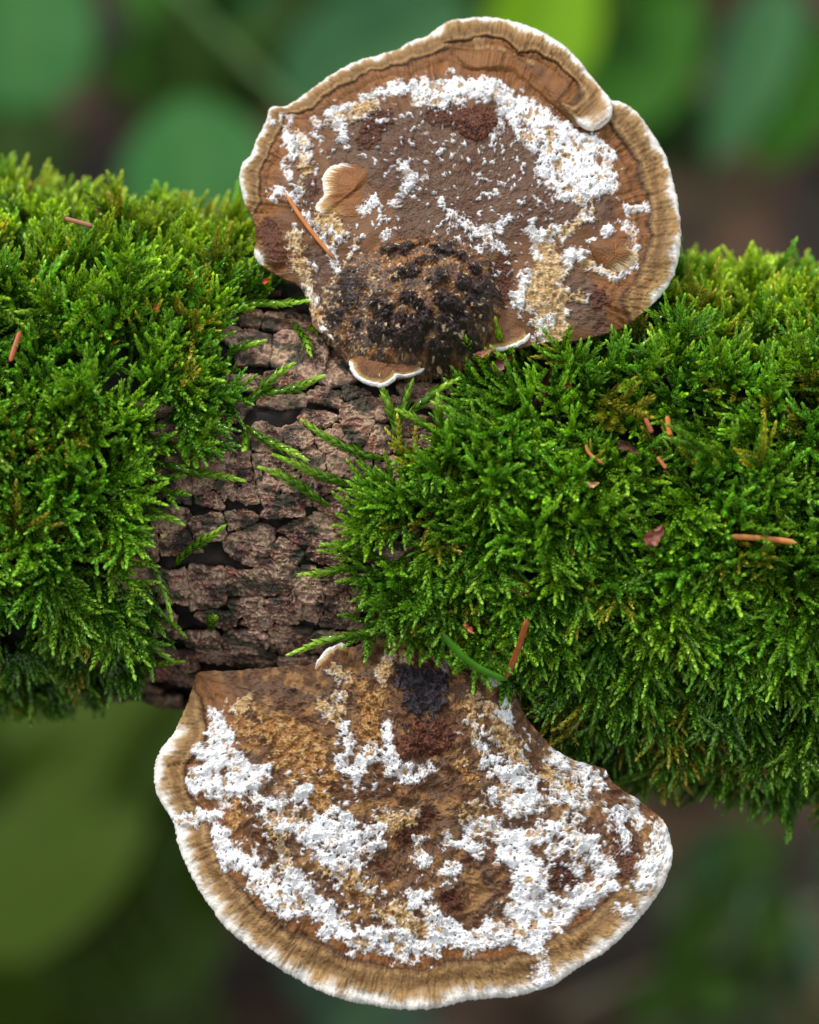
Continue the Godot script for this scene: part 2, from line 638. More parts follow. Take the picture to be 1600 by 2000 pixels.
func look_tongue(x: float, y: float, d: float, rim: float, s: float, _f: float) -> void:
	s = atan2(y - 470.0, x - 1090.0) * 140.0
	var cc := nC.get_noise_2d(x, y)
	var f := nF.get_noise_2d(s * 0.3, d * 0.02)
	var q := lerpf(60.0, d, rim) + f * 10.0
	var col := PALE.lerp(TAN, sm(4.0, 20.0, q)).lerp(ORANGE, sm(18.0, 40.0, q)).lerp(BROWN, sm(40.0, 70.0, q) * 0.8)
	var k := 1.0 + f * 0.2 + cc * 0.25
	c_out = Color(col.r * k, col.g * k, col.b * k)
	h_out = dome_u(x, y) + 2.0 + 14.0 * (1.0 - exp(-d / 9.0)) + f * 0.6 + cc


func look_knob(x: float, y: float, d: float, _rim: float, _s: float, f: float) -> void:
	var b := nB.get_noise_2d(x, y)
	var cc := nC.get_noise_2d(x, y)
	var sp := nB.get_noise_2d(x * 1.1, y * 1.1) * 0.8 + nC.get_noise_2d(x * 0.7, y * 0.7) * 0.4
	var col := RUST.lerp(c8(112, 66, 42), sm(0.0, 0.5, sp + cc * 0.5)).lerp(c8(56, 32, 26), sm(0.1, 0.5, -sp))
	var k := 1.0 + cc * 0.35
	c_out = Color(col.r * k, col.g * k, col.b * k)
	h_out = base_lift + 20.0 * pow(maxf(1.0 - f * f, 0.0), 0.7) + sp * 5.0 + cc * 2.5 + b * 3.0 + (dome_u(x, y) if y < 800.0 else dome_l(x, y)) - 3.0
	h_out -= 6.0 * sm(8.0, 0.0, d)


func look_lower(x: float, y: float, d: float, rim: float, s: float, f: float) -> void:
	var a := nA.get_noise_2d(x, y)
	var b := nB.get_noise_2d(x, y)
	var cc := nC.get_noise_2d(x, y)
	var z := lerpf(1.15, 1.32, sm(420.0, 700.0, x)) * lerpf(1.0, 0.85, sm(1100.0, 1290.0, x))
	s = atan2(y - 1470.0, x - 810.0) * 450.0
	zones(lerpf(230.0, d, rim), s, z, a, cc, 1.35)
	# middle: warm brown, greyer to the upper left
	var m := sm(100.0, 150.0, lerpf(170.0, d, rim) + a * 25.0 + b * 8.0)
	var mid := BROWN.lerp(GREY_BROWN, sm(-0.15, 0.35, a + 0.5 * nB.get_noise_2d(x * 0.5 + 77.0, y * 0.5))).lerp(RUST, sm(0.2, 0.55, -a + b * 0.4) * 0.45)
	mid = mid.lerp(GREY_BROWN, sm(0.0, 40.0, f_grey.at(x, y) + b * 20.0) * 0.9)
	var k := 1.0 + cc * 0.2 + b * 0.2
	c_out = c_out.lerp(Color(mid.r * k, mid.g * k, mid.b * k), m)
	h_out += m * (b * 4.0 + cc * 0.8 + nR.get_noise_2d(x * 0.6, y * 0.6) * 9.0)
	mid = GOLD.lerp(CREAM, 0.3)
	c_out = c_out.lerp(Color(mid.r * k, mid.g * k, mid.b * k), m * 0.55 * sm(0.05, 0.4, nB.get_noise_2d(x * 0.38 + 620.0, y * 0.38) + a * 0.5 + b * 0.12))
	# golden patches
	m = sm(-4.0, 6.0, f_gold.at(x, y) + a * 26.0 + b * 14.0 + nB.get_noise_2d(x * 0.5, y * 0.5 + 88.0) * 16.0 + cc * 5.0)
	var gd := GOLD.lerp(CREAM, sm(-0.05, 0.35, b + cc * 0.5)).lerp(BROWN, sm(0.15, 0.45, nS.get_noise_2d(x + 70.0, y)))
	k = 1.0 + cc * 0.25
	c_out = c_out.lerp(Color(gd.r * k, gd.g * k, gd.b * k), m * 0.9)
	h_out += m * (2.0 + cc * 1.2 + b * 3.0)
	# purple black spot
	m = sm(-3.0, 3.0, f_dark.at(x, y) - 4.0 + b * 14.0 + a * 16.0 + cc * 6.0)
	var bk := BLACK.lerp(c8(58, 50, 60), sm(0.0, 0.5, b + cc * 0.5))
	c_out = c_out.lerp(bk, m)
	h_out += m * (5.0 + b * 4.0)
	# rust
	m = sm(-5.0, 5.0, f_rust.at(x, y) + b * 14.0 + cc * 6.0)
	k = 1.0 + cc * 0.5 + b * 0.3
	c_out = c_out.lerp(Color(RUST.r * k, RUST.g * k, RUST.b * k), m * 0.85)
	h_out += m * (3.0 + cc * 3.0)
	# cream and white crust
	var sd := f_cream.at(x, y) + a * 14.0 + b * 12.0 + nB.get_noise_2d(x * 0.55, y * 0.55 + 188.0) * 14.0 + cc * 5.0 + 4.0
	m = sm(-3.0, 3.0, sd)
	var cr := CREAM.lerp(PALE, sm(0.0, 0.5, cc + b)).lerp(TAN, sm(0.1, 0.4, nS.get_noise_2d(x + 170.0, y)))
	cr = cr.lerp(WHITE, 0.9 * sm(9.0, 2.0, sd + b * 10.0) * sm(0.0, 0.3, nA.get_noise_2d(x + 210.0, y * 1.2)))
	c_out = c_out.lerp(cr, m * 0.85)
	h_out += m * (3.0 + cc * 1.2 + b * 3.0)
	sd = f_white.at(x, y) + a * 14.0 + nB.get_noise_2d(x * 0.6 + 60.0, y * 0.6) * 19.0 + b * 10.0 + cc * 6.0 + 7.0
	crust(x, y, sd, 0.97, -0.1, b, cc)
	var sp := nS.get_noise_2d(x * 0.62, y * 0.62) * 1.1 + cc * 0.18
	var fs := f_speck.at(x, y)
	if fs > -30.0:
		crust(x, y, (sp + nA.get_noise_2d(x + 555.0, y) * 0.5 - 0.5 + 0.006 * clampf(fs, -40.0, 14.0)) * 28.0, 0.9, -0.2, b, cc)
	h_out += dome_l(x, y)


func make_upper_fungus() -> void:
	var o := spot(830, 740, 0.006)
	var n := (back * cos(deg_to_rad(16.0)) + upv * sin(deg_to_rad(16.0))).normalized()
	var place := func(x: float, y: float, h: float) -> Vector3: return on_plane(o, n, x, y) - o + n * (h * K)
	var root := thing("bracket_fungus", "upper bracket fungus with white rim, brown zones and black knobbly hump above its base", "fungus", o, "bracket fungi on the mossy log")
	var skin_mat := matte(0.62, 0.45)
	cap_u = Outline.new([
		Vector3(497, 500, 1), Vector3(500, 470, 0.8), Vector3(495, 430, 0.8), Vector3(478, 395, 1), Vector3(468, 355, 1), Vector3(473, 320, 1), Vector3(490, 300, 1), Vector3(503, 268, 1), Vector3(520, 236, 1),
		Vector3(529, 211, 1), Vector3(558, 206, 1), Vector3(585, 190, 1), Vector3(620, 165, 1), Vector3(660, 140, 1), Vector3(700, 118, 1), Vector3(750, 103, 1), Vector3(778, 95, 1), Vector3(800, 81, 1), Vector3(835, 70, 1),
		Vector3(870, 56, 1), Vector3(920, 60, 1), Vector3(980, 64, 1), Vector3(1040, 80, 1), Vector3(1090, 116, 1), Vector3(1140, 165, 1), Vector3(1185, 195, 1), Vector3(1215, 203, 1), Vector3(1245, 222, 1), Vector3(1275, 260, 1), Vector3(1300, 300, 1), Vector3(1315, 350, 1), Vector3(1325, 400, 1),
		Vector3(1330, 450, 1), Vector3(1327, 500, 1), Vector3(1310, 550, 1), Vector3(1280, 592, 1), Vector3(1240, 628, 0.8), Vector3(1190, 650, 0.3), Vector3(1120, 668, 0), Vector3(1060, 672, 0), Vector3(1010, 682, 0), Vector3(970, 692, 0), Vector3(940, 705, 0),
		Vector3(900, 722, 0), Vector3(850, 732, 0), Vector3(790, 735, 0), Vector3(740, 735, 0), Vector3(700, 728, 0), Vector3(683, 705, 0.2), Vector3(665, 682, 0.3), Vector3(640, 658, 0.1), Vector3(612, 638, 0), Vector3(604, 600, 0), Vector3(588, 562, 0), Vector3(560, 547, 0.2),
		Vector3(530, 533, 0.8), Vector3(508, 518, 1)], Vector2(890, 420))
	var box := Rect2(440, 20, 920, 760)
	f_white = Field.new(box)
	f_white.stroke([Vector3(622, 246, 9), Vector3(648, 226, 9), Vector3(700, 206, 7), Vector3(735, 196, 8), Vector3(768, 184, 13), Vector3(800, 178, 14), Vector3(828, 178, 18), Vector3(856, 184, 20), Vector3(890, 182, 24), Vector3(930, 186, 20), Vector3(975, 196, 20), Vector3(1015, 222, 24), Vector3(1060, 252, 30), Vector3(1098, 292, 38), Vector3(1128, 330, 48), Vector3(1150, 362, 40), Vector3(1180, 372, 18)])
	f_white.stroke([Vector3(887, 150, 4), Vector3(888, 175, 14), Vector3(866, 210, 12), Vector3(812, 208, 7)]).stroke([Vector3(1120, 272, 10), Vector3(1152, 288, 14), Vector3(1176, 310, 14), Vector3(1190, 345, 10)])
	f_white.stroke([Vector3(1075, 318, 22), Vector3(1062, 372, 12), Vector3(1095, 385, 16), Vector3(1130, 400, 14)]).stroke([Vector3(985, 205, 6), Vector3(975, 250, 3), Vector3(958, 300, 3)]).stroke([Vector3(1010, 255, 12), Vector3(1040, 300, 10)])
	f_white.stroke([Vector3(660, 240, 4), Vector3(672, 280, 7)]).stroke([Vector3(545, 242, 8), Vector3(560, 236, 3)]).stroke([Vector3(562, 272, 9), Vector3(572, 300, 5), Vector3(566, 350, 3)])
	f_white.stroke([Vector3(864, 408, 3), Vector3(884, 440, 4), Vector3(914, 458, 7), Vector3(955, 468, 9), Vector3(985, 452, 6), Vector3(992, 440, 3)]).stroke([Vector3(950, 480, 7), Vector3(966, 494, 7), Vector3(985, 502, 3)]).stroke([Vector3(905, 498, 5), Vector3(930, 498, 5)])
	f_white.stroke([Vector3(1022, 560, 8), Vector3(1012, 585, 12), Vector3(1016, 612, 10)]).stroke([Vector3(1045, 480, 7), Vector3(1068, 470, 9), Vector3(1082, 460, 5)]).stroke([Vector3(1112, 512, 8), Vector3(1142, 500, 10), Vector3(1160, 478, 4)])
	f_white.stroke([Vector3(1172, 470, 7), Vector3(1190, 455, 4)]).stroke([Vector3(1222, 428, 6), Vector3(1226, 455, 6), Vector3(1236, 480, 6), Vector3(1240, 518, 5), Vector3(1210, 548, 4)]).stroke([Vector3(1050, 650, 12), Vector3(1072, 630, 6)]).stroke([Vector3(1212, 412, 3), Vector3(1240, 416, 2), Vector3(1262, 413, 2)])
	f_white.stroke([Vector3(795, 345, 3), Vector3(800, 370, 9), Vector3(790, 395, 8), Vector3(772, 412, 5)]).stroke([Vector3(540, 384, 7), Vector3(575, 400, 3), Vector3(625, 470, 4), Vector3(655, 510, 8), Vector3(672, 560, 2)]).stroke([Vector3(645, 465, 8), Vector3(668, 480, 6)]).stroke([Vector3(708, 425, 10), Vector3(724, 412, 6)]).stroke([Vector3(742, 436, 7)]).stroke([Vector3(752, 474, 5)])
	f_cream = Field.new(box)
	f_cream.stroke([Vector3(640, 240, 12), Vector3(700, 222, 22), Vector3(728, 212, 16)]).stroke([Vector3(790, 182, 8), Vector3(800, 176, 8)]).stroke([Vector3(960, 195, 10), Vector3(1000, 215, 10)]).stroke([Vector3(1130, 345, 20), Vector3(1150, 390, 14)])
	f_cream.stroke([Vector3(1050, 480, 20), Vector3(1075, 530, 34), Vector3(1050, 590, 40), Vector3(1085, 590, 30), Vector3(1070, 640, 34), Vector3(1090, 670, 20)]).stroke([Vector3(1100, 470, 12), Vector3(1150, 430, 7)]).stroke([Vector3(1140, 520, 10), Vector3(1200, 550, 8)]).stroke([Vector3(1130, 590, 12)])
	f_cream.stroke([Vector3(590, 270, 10), Vector3(600, 330, 12), Vector3(585, 400, 8)]).stroke([Vector3(575, 470, 12), Vector3(595, 530, 16), Vector3(615, 600, 10), Vector3(650, 660, 8)]).stroke([Vector3(640, 450, 26), Vector3(660, 470, 20)]).stroke([Vector3(690, 500, 8), Vector3(660, 560, 4), Vector3(640, 600, 4)])
	f_grey = Field.new(box)
	f_grey.stroke([Vector3(720, 300, 70), Vector3(860, 330, 120), Vector3(940, 370, 140), Vector3(880, 440, 110)]).stroke([Vector3(620, 520, 40), Vector3(640, 570, 40)]).stroke([Vector3(600, 380, 30)]).stroke([Vector3(1060, 420, 60), Vector3(1180, 420, 30)]).stroke([Vector3(1120, 590, 50), Vector3(1160, 620, 30)])
	f_rust = Field.new(box)
	f_rust.stroke([Vector3(735, 250, 26), Vector3(720, 285, 20)]).stroke([Vector3(850, 238, 20), Vector3(960, 250, 24)]).stroke([Vector3(520, 450, 18), Vector3(540, 500, 22)]).stroke([Vector3(965, 585, 26), Vector3(980, 530, 20)]).stroke([Vector3(1170, 590, 18)]).stroke([Vector3(612, 375, 9)])
	f_speck = Field.new(box)
	f_speck.stroke([Vector3(760, 290, 50), Vector3(900, 330, 110), Vector3(1000, 400, 90), Vector3(900, 470, 50)]).stroke([Vector3(1060, 430, 40), Vector3(1010, 520, 30)]).stroke([Vector3(600, 300, 40), Vector3(600, 360, 20)]).stroke([Vector3(720, 480, 40)])
	put("cap", skin(cap_u, 1000, 220, place, look_upper, 13.0, 105.0, 1.4, PALE), skin_mat, root)
	var lobe := Outline.new([Vector3(806, 84, 0.6), Vector3(835, 66, 1), Vector3(870, 45, 1), Vector3(905, 37, 1), Vector3(950, 37, 1), Vector3(1000, 42, 1), Vector3(1040, 55, 1), Vector3(1080, 78, 1), Vector3(1115, 108, 1), Vector3(1145, 140, 1), Vector3(1172, 176, 1), Vector3(1190, 202, 1), Vector3(1195, 226, 1),
		Vector3(1186, 253, 1), Vector3(1160, 270, 1), Vector3(1135, 264, 1), Vector3(1110, 250, 0), Vector3(1050, 200, 0), Vector3(980, 165, 0), Vector3(900, 150, 0), Vector3(868, 118, 0), Vector3(840, 98, 0.1)], Vector2(1010, 120))
	put("overlapping_lobe", skin(lobe, 560, 90, place, look_lobe, 12.0, 30.0, 1.2, PALE), skin_mat, root).set_meta("label", "upper lobe of the cap, its white rim curling over the right side")
	var hump := Outline.new([Vector3(616, 600, 0), Vector3(634, 550, 0), Vector3(684, 512, 0), Vector3(745, 490, 0), Vector3(800, 478, 0), Vector3(860, 476, 0), Vector3(912, 490, 0), Vector3(950, 516, 0), Vector3(974, 552, 0), Vector3(986, 595, 0), Vector3(974, 640, 0), Vector3(955, 675, 0), Vector3(942, 708, 0),
		Vector3(890, 728, 0), Vector3(830, 736, 0), Vector3(770, 736, 0), Vector3(706, 724, 0), Vector3(668, 690, 0), Vector3(632, 652, 0)], Vector2(812, 610))
	f_knob = Field.new(box)
	for k in [Vector3(680, 560, 18), Vector3(683, 602, 16), Vector3(655, 624, 12), Vector3(697, 646, 10), Vector3(746, 634, 17), Vector3(739, 665, 19), Vector3(805, 677, 26), Vector3(827, 665, 16), Vector3(780, 680, 14), Vector3(877, 634, 20), Vector3(861, 624, 14), Vector3(896, 640, 12), Vector3(933, 630, 17), Vector3(955, 580, 18),
		Vector3(967, 587, 12), Vector3(933, 593, 12), Vector3(905, 587, 14), Vector3(861, 584, 13), Vector3(842, 546, 11), Vector3(824, 546, 9), Vector3(780, 568, 14), Vector3(805, 568, 13), Vector3(880, 499, 12), Vector3(870, 521, 14), Vector3(849, 515, 10), Vector3(824, 496, 10), Vector3(792, 509, 14), Vector3(758, 512, 12), Vector3(767, 505, 10),
		Vector3(902, 530, 9), Vector3(927, 552, 10), Vector3(961, 540, 9), Vector3(883, 677, 20), Vector3(861, 706, 20), Vector3(892, 690, 18), Vector3(911, 659, 16), Vector3(924, 684, 16), Vector3(946, 615, 14), Vector3(917, 615, 10), Vector3(849, 596, 12), Vector3(796, 615, 12), Vector3(817, 634, 8), Vector3(730, 615, 8), Vector3(705, 577, 10), Vector3(674, 577, 12), Vector3(661, 596, 10), Vector3(786, 655, 10)]:
		f_knob.stroke([k])
	put("knobbly_hump", skin(hump, 560, 120, place, look_hump, 10.0, 60.0, 4.0, BLACK), matte(0.5, 0.5), root).set_meta("label", "black and rusty knobbly hump at the base of the upper fungus")
	var knob := Outline.new([Vector3(880, 250, 0), Vector3(890, 228, 0), Vector3(920, 220, 0), Vector3(955, 226, 0), Vector3(972, 248, 0), Vector3(965, 275, 0), Vector3(935, 298, 0), Vector3(900, 285, 0)], Vector2(927, 255))
	base_lift = 0.0
	put("rusty_knob", skin(knob, 160, 36, place, look_knob, 6.0, 20.0, 3.0, RUST), skin_mat, root)
	base_lift = 1.0
	var shelf := Outline.new([Vector3(630, 362, 1), Vector3(640, 342, 1), Vector3(664, 332, 1), Vector3(690, 334, 1), Vector3(718, 344, 1), Vector3(750, 338, 0.6), Vector3(800, 340, 0), Vector3(815, 375, 0), Vector3(780, 410, 0), Vector3(735, 434, 0.3), Vector3(690, 438, 0.3), Vector3(650, 430, 0.4), Vector3(624, 432, 1), Vector3(617, 416, 1), Vector3(624, 402, 1), Vector3(633, 394, 0.9), Vector3(631, 380, 1)], Vector2(692, 388))
	put("small_shelf", skin(shelf, 240, 60, place, look_shelf, 9.0, 30.0, 1.6, PALE), skin_mat, root).set_meta("label", "small tan shelf with a white edge growing on the cap")
	var tongue := Outline.new([Vector3(1150, 486, 0), Vector3(1175, 478, 0), Vector3(1210, 490, 0.6), Vector3(1244, 504, 1), Vector3(1243, 524, 1), Vector3(1222, 540, 1), Vector3(1185, 536, 0.7), Vector3(1158, 512, 0)], Vector2(1198, 510))
	put("brown_tongue", skin(tongue, 180, 40, place, look_tongue, 8.0, 26.0, 1.6, PALE), skin_mat, root)
	base_lift = 13.0
	var lip := Outline.new([Vector3(682, 716, 1), Vector3(690, 698, 0.6), Vector3(720, 690, 0), Vector3(780, 690, 0), Vector3(825, 694, 0), Vector3(838, 708, 0.7), Vector3(828, 728, 1), Vector3(800, 741, 1), Vector3(778, 742, 1), Vector3(765, 754, 1), Vector3(742, 761, 1), Vector3(712, 753, 1), Vector3(690, 737, 1)], Vector2(758, 720))
	put("front_lip", skin(lip, 240, 50, place, look_lip, 8.0, 50.0, 1.2, PALE), skin_mat, root).set_meta("label", "small brown lip with a white edge at the foot of the upper fungus")
	base_lift = 5.0
	var lip2 := Outline.new([Vector3(948, 672, 0.7), Vector3(965, 640, 0), Vector3(985, 612, 0), Vector3(1012, 600, 0.3), Vector3(1035, 614, 1), Vector3(1042, 640, 1), Vector3(1030, 668, 1), Vector3(1000, 684, 1), Vector3(968, 688, 1)], Vector2(995, 645))
	put("side_lip", skin(lip2, 200, 50, place, look_lip, 8.0, 50.0, 1.2, PALE), skin_mat, root)


func make_lower_fungus() -> void:
	var o := spot(830, 1290, -0.003)
	var n := (back * cos(deg_to_rad(14.0)) + upv * sin(deg_to_rad(14.0))).normalized()
	var place := func(x: float, y: float, h: float) -> Vector3: return on_plane(o, n, x, y) - o + n * (h * K)
	var root := thing("bracket_fungus", "lower bracket fungus, half round, crusted white, hanging below the log's bare bark", "fungus", o, "bracket fungi on the mossy log")
	var skin_mat := matte(0.62, 0.45)
	cap_l = Outline.new([
		Vector3(384, 1318, 0.6), Vector3(370, 1360, 0.8), Vector3(356, 1400, 0.9), Vector3(340, 1432, 1), Vector3(318, 1460, 1), Vector3(303, 1492, 1), Vector3(303, 1540, 1), Vector3(318, 1575, 1), Vector3(338, 1606, 1), Vector3(348, 1650, 1), Vector3(364, 1690, 1), Vector3(384, 1730, 1), Vector3(410, 1770, 1),
		Vector3(440, 1812, 1), Vector3(480, 1846, 1), Vector3(520, 1876, 1), Vector3(560, 1900, 1), Vector3(610, 1928, 1), Vector3(660, 1950, 1), Vector3(720, 1963, 1), Vector3(780, 1972, 1), Vector3(830, 1972, 1), Vector3(870, 1965, 1), Vector3(912, 1955, 1), Vector3(960, 1950, 1), Vector3(1000, 1947, 1),
		Vector3(1050, 1934, 1), Vector3(1085, 1922, 1), Vector3(1130, 1890, 1), Vector3(1180, 1860, 1), Vector3(1220, 1825, 1), Vector3(1260, 1780, 1), Vector3(1290, 1740, 1), Vector3(1308, 1700, 1), Vector3(1315, 1660, 1), Vector3(1306, 1622, 1), Vector3(1290, 1595, 0.6), Vector3(1258, 1568, 0), Vector3(1218, 1545, 0),
		Vector3(1190, 1520, 0), Vector3(1178, 1500, 0), Vector3(1130, 1488, 0), Vector3(1085, 1465, 0), Vector3(1050, 1430, 0), Vector3(1025, 1400, 0), Vector3(1010, 1370, 0), Vector3(990, 1330, 0), Vector3(950, 1308, 0), Vector3(910, 1288, 0), Vector3(875, 1258, 0), Vector3(830, 1250, 0), Vector3(780, 1247, 0),
		Vector3(730, 1252, 0), Vector3(690, 1264, 0), Vector3(650, 1275, 0), Vector3(610, 1296, 0), Vector3(560, 1302, 0), Vector3(500, 1308, 0), Vector3(450, 1312, 0), Vector3(410, 1312, 0.3)], Vector2(800, 1590))
	var box := Rect2(280, 1220, 1060, 780)
	f_white = Field.new(box)
	f_white.stroke([Vector3(430, 1398, 9), Vector3(424, 1430, 13), Vector3(440, 1455, 14), Vector3(425, 1490, 17), Vector3(400, 1515, 11), Vector3(372, 1532, 5)]).stroke([Vector3(390, 1476, 8), Vector3(450, 1492, 14), Vector3(480, 1530, 13), Vector3(520, 1512, 9)]).stroke([Vector3(395, 1540, 9), Vector3(440, 1538, 14), Vector3(478, 1545, 8)])
	f_white.stroke([Vector3(402, 1598, 9), Vector3(426, 1590, 10), Vector3(440, 1560, 8)]).stroke([Vector3(424, 1626, 9), Vector3(440, 1655, 14), Vector3(458, 1682, 14), Vector3(492, 1690, 14), Vector3(500, 1722, 17), Vector3(536, 1742, 22), Vector3(560, 1778, 16), Vector3(600, 1768, 20), Vector3(640, 1785, 14)])
	f_white.stroke([Vector3(560, 1720, 18), Vector3(600, 1740, 13)]).stroke([Vector3(628, 1822, 8), Vector3(660, 1820, 9), Vector3(690, 1842, 12), Vector3(726, 1838, 16), Vector3(770, 1848, 18), Vector3(808, 1850, 18), Vector3(842, 1858, 13), Vector3(870, 1820, 15), Vector3(915, 1842, 14), Vector3(950, 1822, 20), Vector3(990, 1830, 12)])
	f_white.stroke([Vector3(498, 1574, 6), Vector3(530, 1580, 8), Vector3(548, 1572, 6)]).stroke([Vector3(556, 1612, 7), Vector3(600, 1640, 15), Vector3(648, 1614, 16), Vector3(672, 1632, 14), Vector3(640, 1660, 14), Vector3(690, 1645, 12), Vector3(735, 1635, 8)]).stroke([Vector3(640, 1680, 12), Vector3(675, 1692, 12), Vector3(712, 1668, 8), Vector3(740, 1650, 4)])
	f_white.stroke([Vector3(672, 1498, 8), Vector3(692, 1526, 9), Vector3(722, 1482, 8)]).stroke([Vector3(763, 1420, 4), Vector3(760, 1480, 4), Vector3(772, 1512, 10), Vector3(808, 1532, 9), Vector3(830, 1512, 4)]).stroke([Vector3(672, 1430, 4), Vector3(676, 1460, 4), Vector3(690, 1480, 3)]).stroke([Vector3(586, 1562, 7), Vector3(600, 1545, 4)])
	f_white.stroke([Vector3(950, 1488, 9), Vector3(980, 1508, 14), Vector3(1010, 1535, 16), Vector3(1040, 1536, 9)]).stroke([Vector3(975, 1568, 14), Vector3(1006, 1578, 18), Vector3(1046, 1565, 10)]).stroke([Vector3(1085, 1484, 9), Vector3(1130, 1508, 14), Vector3(1168, 1530, 8)]).stroke([Vector3(1078, 1552, 5), Vector3(1112, 1566, 6), Vector3(1142, 1560, 5)])
	f_white.stroke([Vector3(926, 1622, 8), Vector3(970, 1632, 13), Vector3(1012, 1642, 19), Vector3(1050, 1640, 14), Vector3(1090, 1620, 8), Vector3(1132, 1606, 5)]).stroke([Vector3(990, 1680, 18), Vector3(1028, 1690, 22), Vector3(1030, 1736, 26), Vector3(1010, 1782, 24), Vector3(1062, 1782, 26), Vector3(1092, 1800, 13), Vector3(1030, 1818, 22), Vector3(990, 1828, 14), Vector3(1050, 1842, 10)])
	f_white.stroke([Vector3(1078, 1672, 8), Vector3(1112, 1660, 4), Vector3(1140, 1680, 10), Vector3(1174, 1684, 10), Vector3(1188, 1720, 14), Vector3(1155, 1746, 13), Vector3(1112, 1764, 12)]).stroke([Vector3(1128, 1640, 12), Vector3(1150, 1660, 14)]).stroke([Vector3(1120, 1696, 7)]).stroke([Vector3(880, 1654, 5), Vector3(910, 1656, 7), Vector3(940, 1672, 8)])
	f_white.stroke([Vector3(818, 1650, 4), Vector3(820, 1690, 8)]).stroke([Vector3(885, 1702, 6), Vector3(862, 1735, 5)]).stroke([Vector3(816, 1752, 8), Vector3(810, 1772, 7), Vector3(850, 1796, 8)]).stroke([Vector3(1242, 1560, 3), Vector3(1240, 1600, 4), Vector3(1256, 1608, 4)]).stroke([Vector3(1194, 1580, 7), Vector3(1212, 1615, 8), Vector3(1222, 1650, 5)])
	f_white.stroke([Vector3(1292, 1605, 8), Vector3(1288, 1650, 12), Vector3(1276, 1690, 14), Vector3(1262, 1722, 12), Vector3(1238, 1742, 4)]).stroke([Vector3(1205, 1772, 3), Vector3(1222, 1786, 8)]).stroke([Vector3(1048, 1850, 5), Vector3(1062, 1880, 4), Vector3(1062, 1915, 8)]).stroke([Vector3(935, 1300, 4), Vector3(965, 1330, 7), Vector3(990, 1345, 6), Vector3(985, 1400, 5)]).stroke([Vector3(340, 1606, 4), Vector3(375, 1602, 3)])
	f_cream = Field.new(box)
	f_cream.stroke([Vector3(660, 1370, 8), Vector3(660, 1420, 10), Vector3(640, 1385, 8)]).stroke([Vector3(930, 1365, 5), Vector3(915, 1420, 7), Vector3(930, 1460, 5)]).stroke([Vector3(960, 1400, 14), Vector3(985, 1440, 18), Vector3(1010, 1490, 14)]).stroke([Vector3(1070, 1520, 14), Vector3(1100, 1540, 18), Vector3(1120, 1560, 10)]).stroke([Vector3(1110, 1620, 14), Vector3(1130, 1645, 12)])
	f_cream.stroke([Vector3(760, 1790, 16), Vector3(800, 1810, 20), Vector3(850, 1830, 10)]).stroke([Vector3(640, 1710, 10), Vector3(690, 1720, 14), Vector3(720, 1750, 8)]).stroke([Vector3(560, 1700, 10), Vector3(540, 1600, 14), Vector3(580, 1600, 10)]).stroke([Vector3(750, 1610, 14), Vector3(800, 1605, 12)]).stroke([Vector3(930, 1580, 10), Vector3(910, 1600, 8)]).stroke([Vector3(460, 1390, 10), Vector3(480, 1375, 8)])
	f_cream.stroke([Vector3(880, 1300, 6), Vector3(760, 1285, 5), Vector3(745, 1340, 4)]).stroke([Vector3(640, 1310, 3), Vector3(680, 1330, 3)])
	f_gold = Field.new(box)
	f_gold.stroke([Vector3(460, 1430, 22), Vector3(540, 1430, 34), Vector3(620, 1460, 30), Vector3(560, 1490, 36), Vector3(640, 1520, 26), Vector3(620, 1560, 20)]).stroke([Vector3(720, 1360, 18), Vector3(720, 1440, 24), Vector3(740, 1420, 10)]).stroke([Vector3(780, 1262, 18), Vector3(850, 1268, 12), Vector3(890, 1310, 14)]).stroke([Vector3(460, 1570, 14), Vector3(460, 1620, 12)])
	f_gold.stroke([Vector3(900, 1500, 10), Vector3(905, 1540, 6)]).stroke([Vector3(680, 1720, 12), Vector3(720, 1770, 10)])
	f_grey = Field.new(box)
	f_grey.stroke([Vector3(480, 1350, 30), Vector3(600, 1350, 40), Vector3(700, 1400, 26)]).stroke([Vector3(860, 1560, 40), Vector3(880, 1620, 30)]).stroke([Vector3(620, 1720, 26)]).stroke([Vector3(880, 1720, 30), Vector3(930, 1720, 26)]).stroke([Vector3(1080, 1580, 26), Vector3(1170, 1600, 20)])
	f_dark = Field.new(box)
	f_dark.stroke([Vector3(775, 1310, 12), Vector3(800, 1340, 30), Vector3(840, 1350, 38), Vector3(850, 1385, 28), Vector3(800, 1390, 20)]).stroke([Vector3(830, 1305, 8)]).stroke([Vector3(790, 1430, 10)]).stroke([Vector3(572, 1356, 8)])
	f_rust = Field.new(box)
	f_rust.stroke([Vector3(1090, 1710, 26), Vector3(1110, 1730, 20)]).stroke([Vector3(880, 1765, 22)]).stroke([Vector3(1210, 1590, 20), Vector3(1220, 1700, 22)]).stroke([Vector3(680, 1360, 10)]).stroke([Vector3(790, 1640, 18), Vector3(830, 1600, 14)]).stroke([Vector3(520, 1640, 18), Vector3(560, 1640, 14)])
	f_speck = Field.new(box)
	f_speck.stroke([Vector3(560, 1560, 40), Vector3(640, 1600, 50), Vector3(720, 1560, 30)]).stroke([Vector3(640, 1740, 60), Vector3(740, 1780, 50)]).stroke([Vector3(1100, 1700, 40)]).stroke([Vector3(1080, 1560, 50), Vector3(950, 1460, 40)]).stroke([Vector3(720, 1590, 40), Vector3(520, 1650, 30)]).stroke([Vector3(1230, 1620, 40)])
	put("cap", skin(cap_l, 1080, 240, place, look_lower, 16.0, 90.0, 1.8, PALE), skin_mat, root)
	base_lift = 2.0
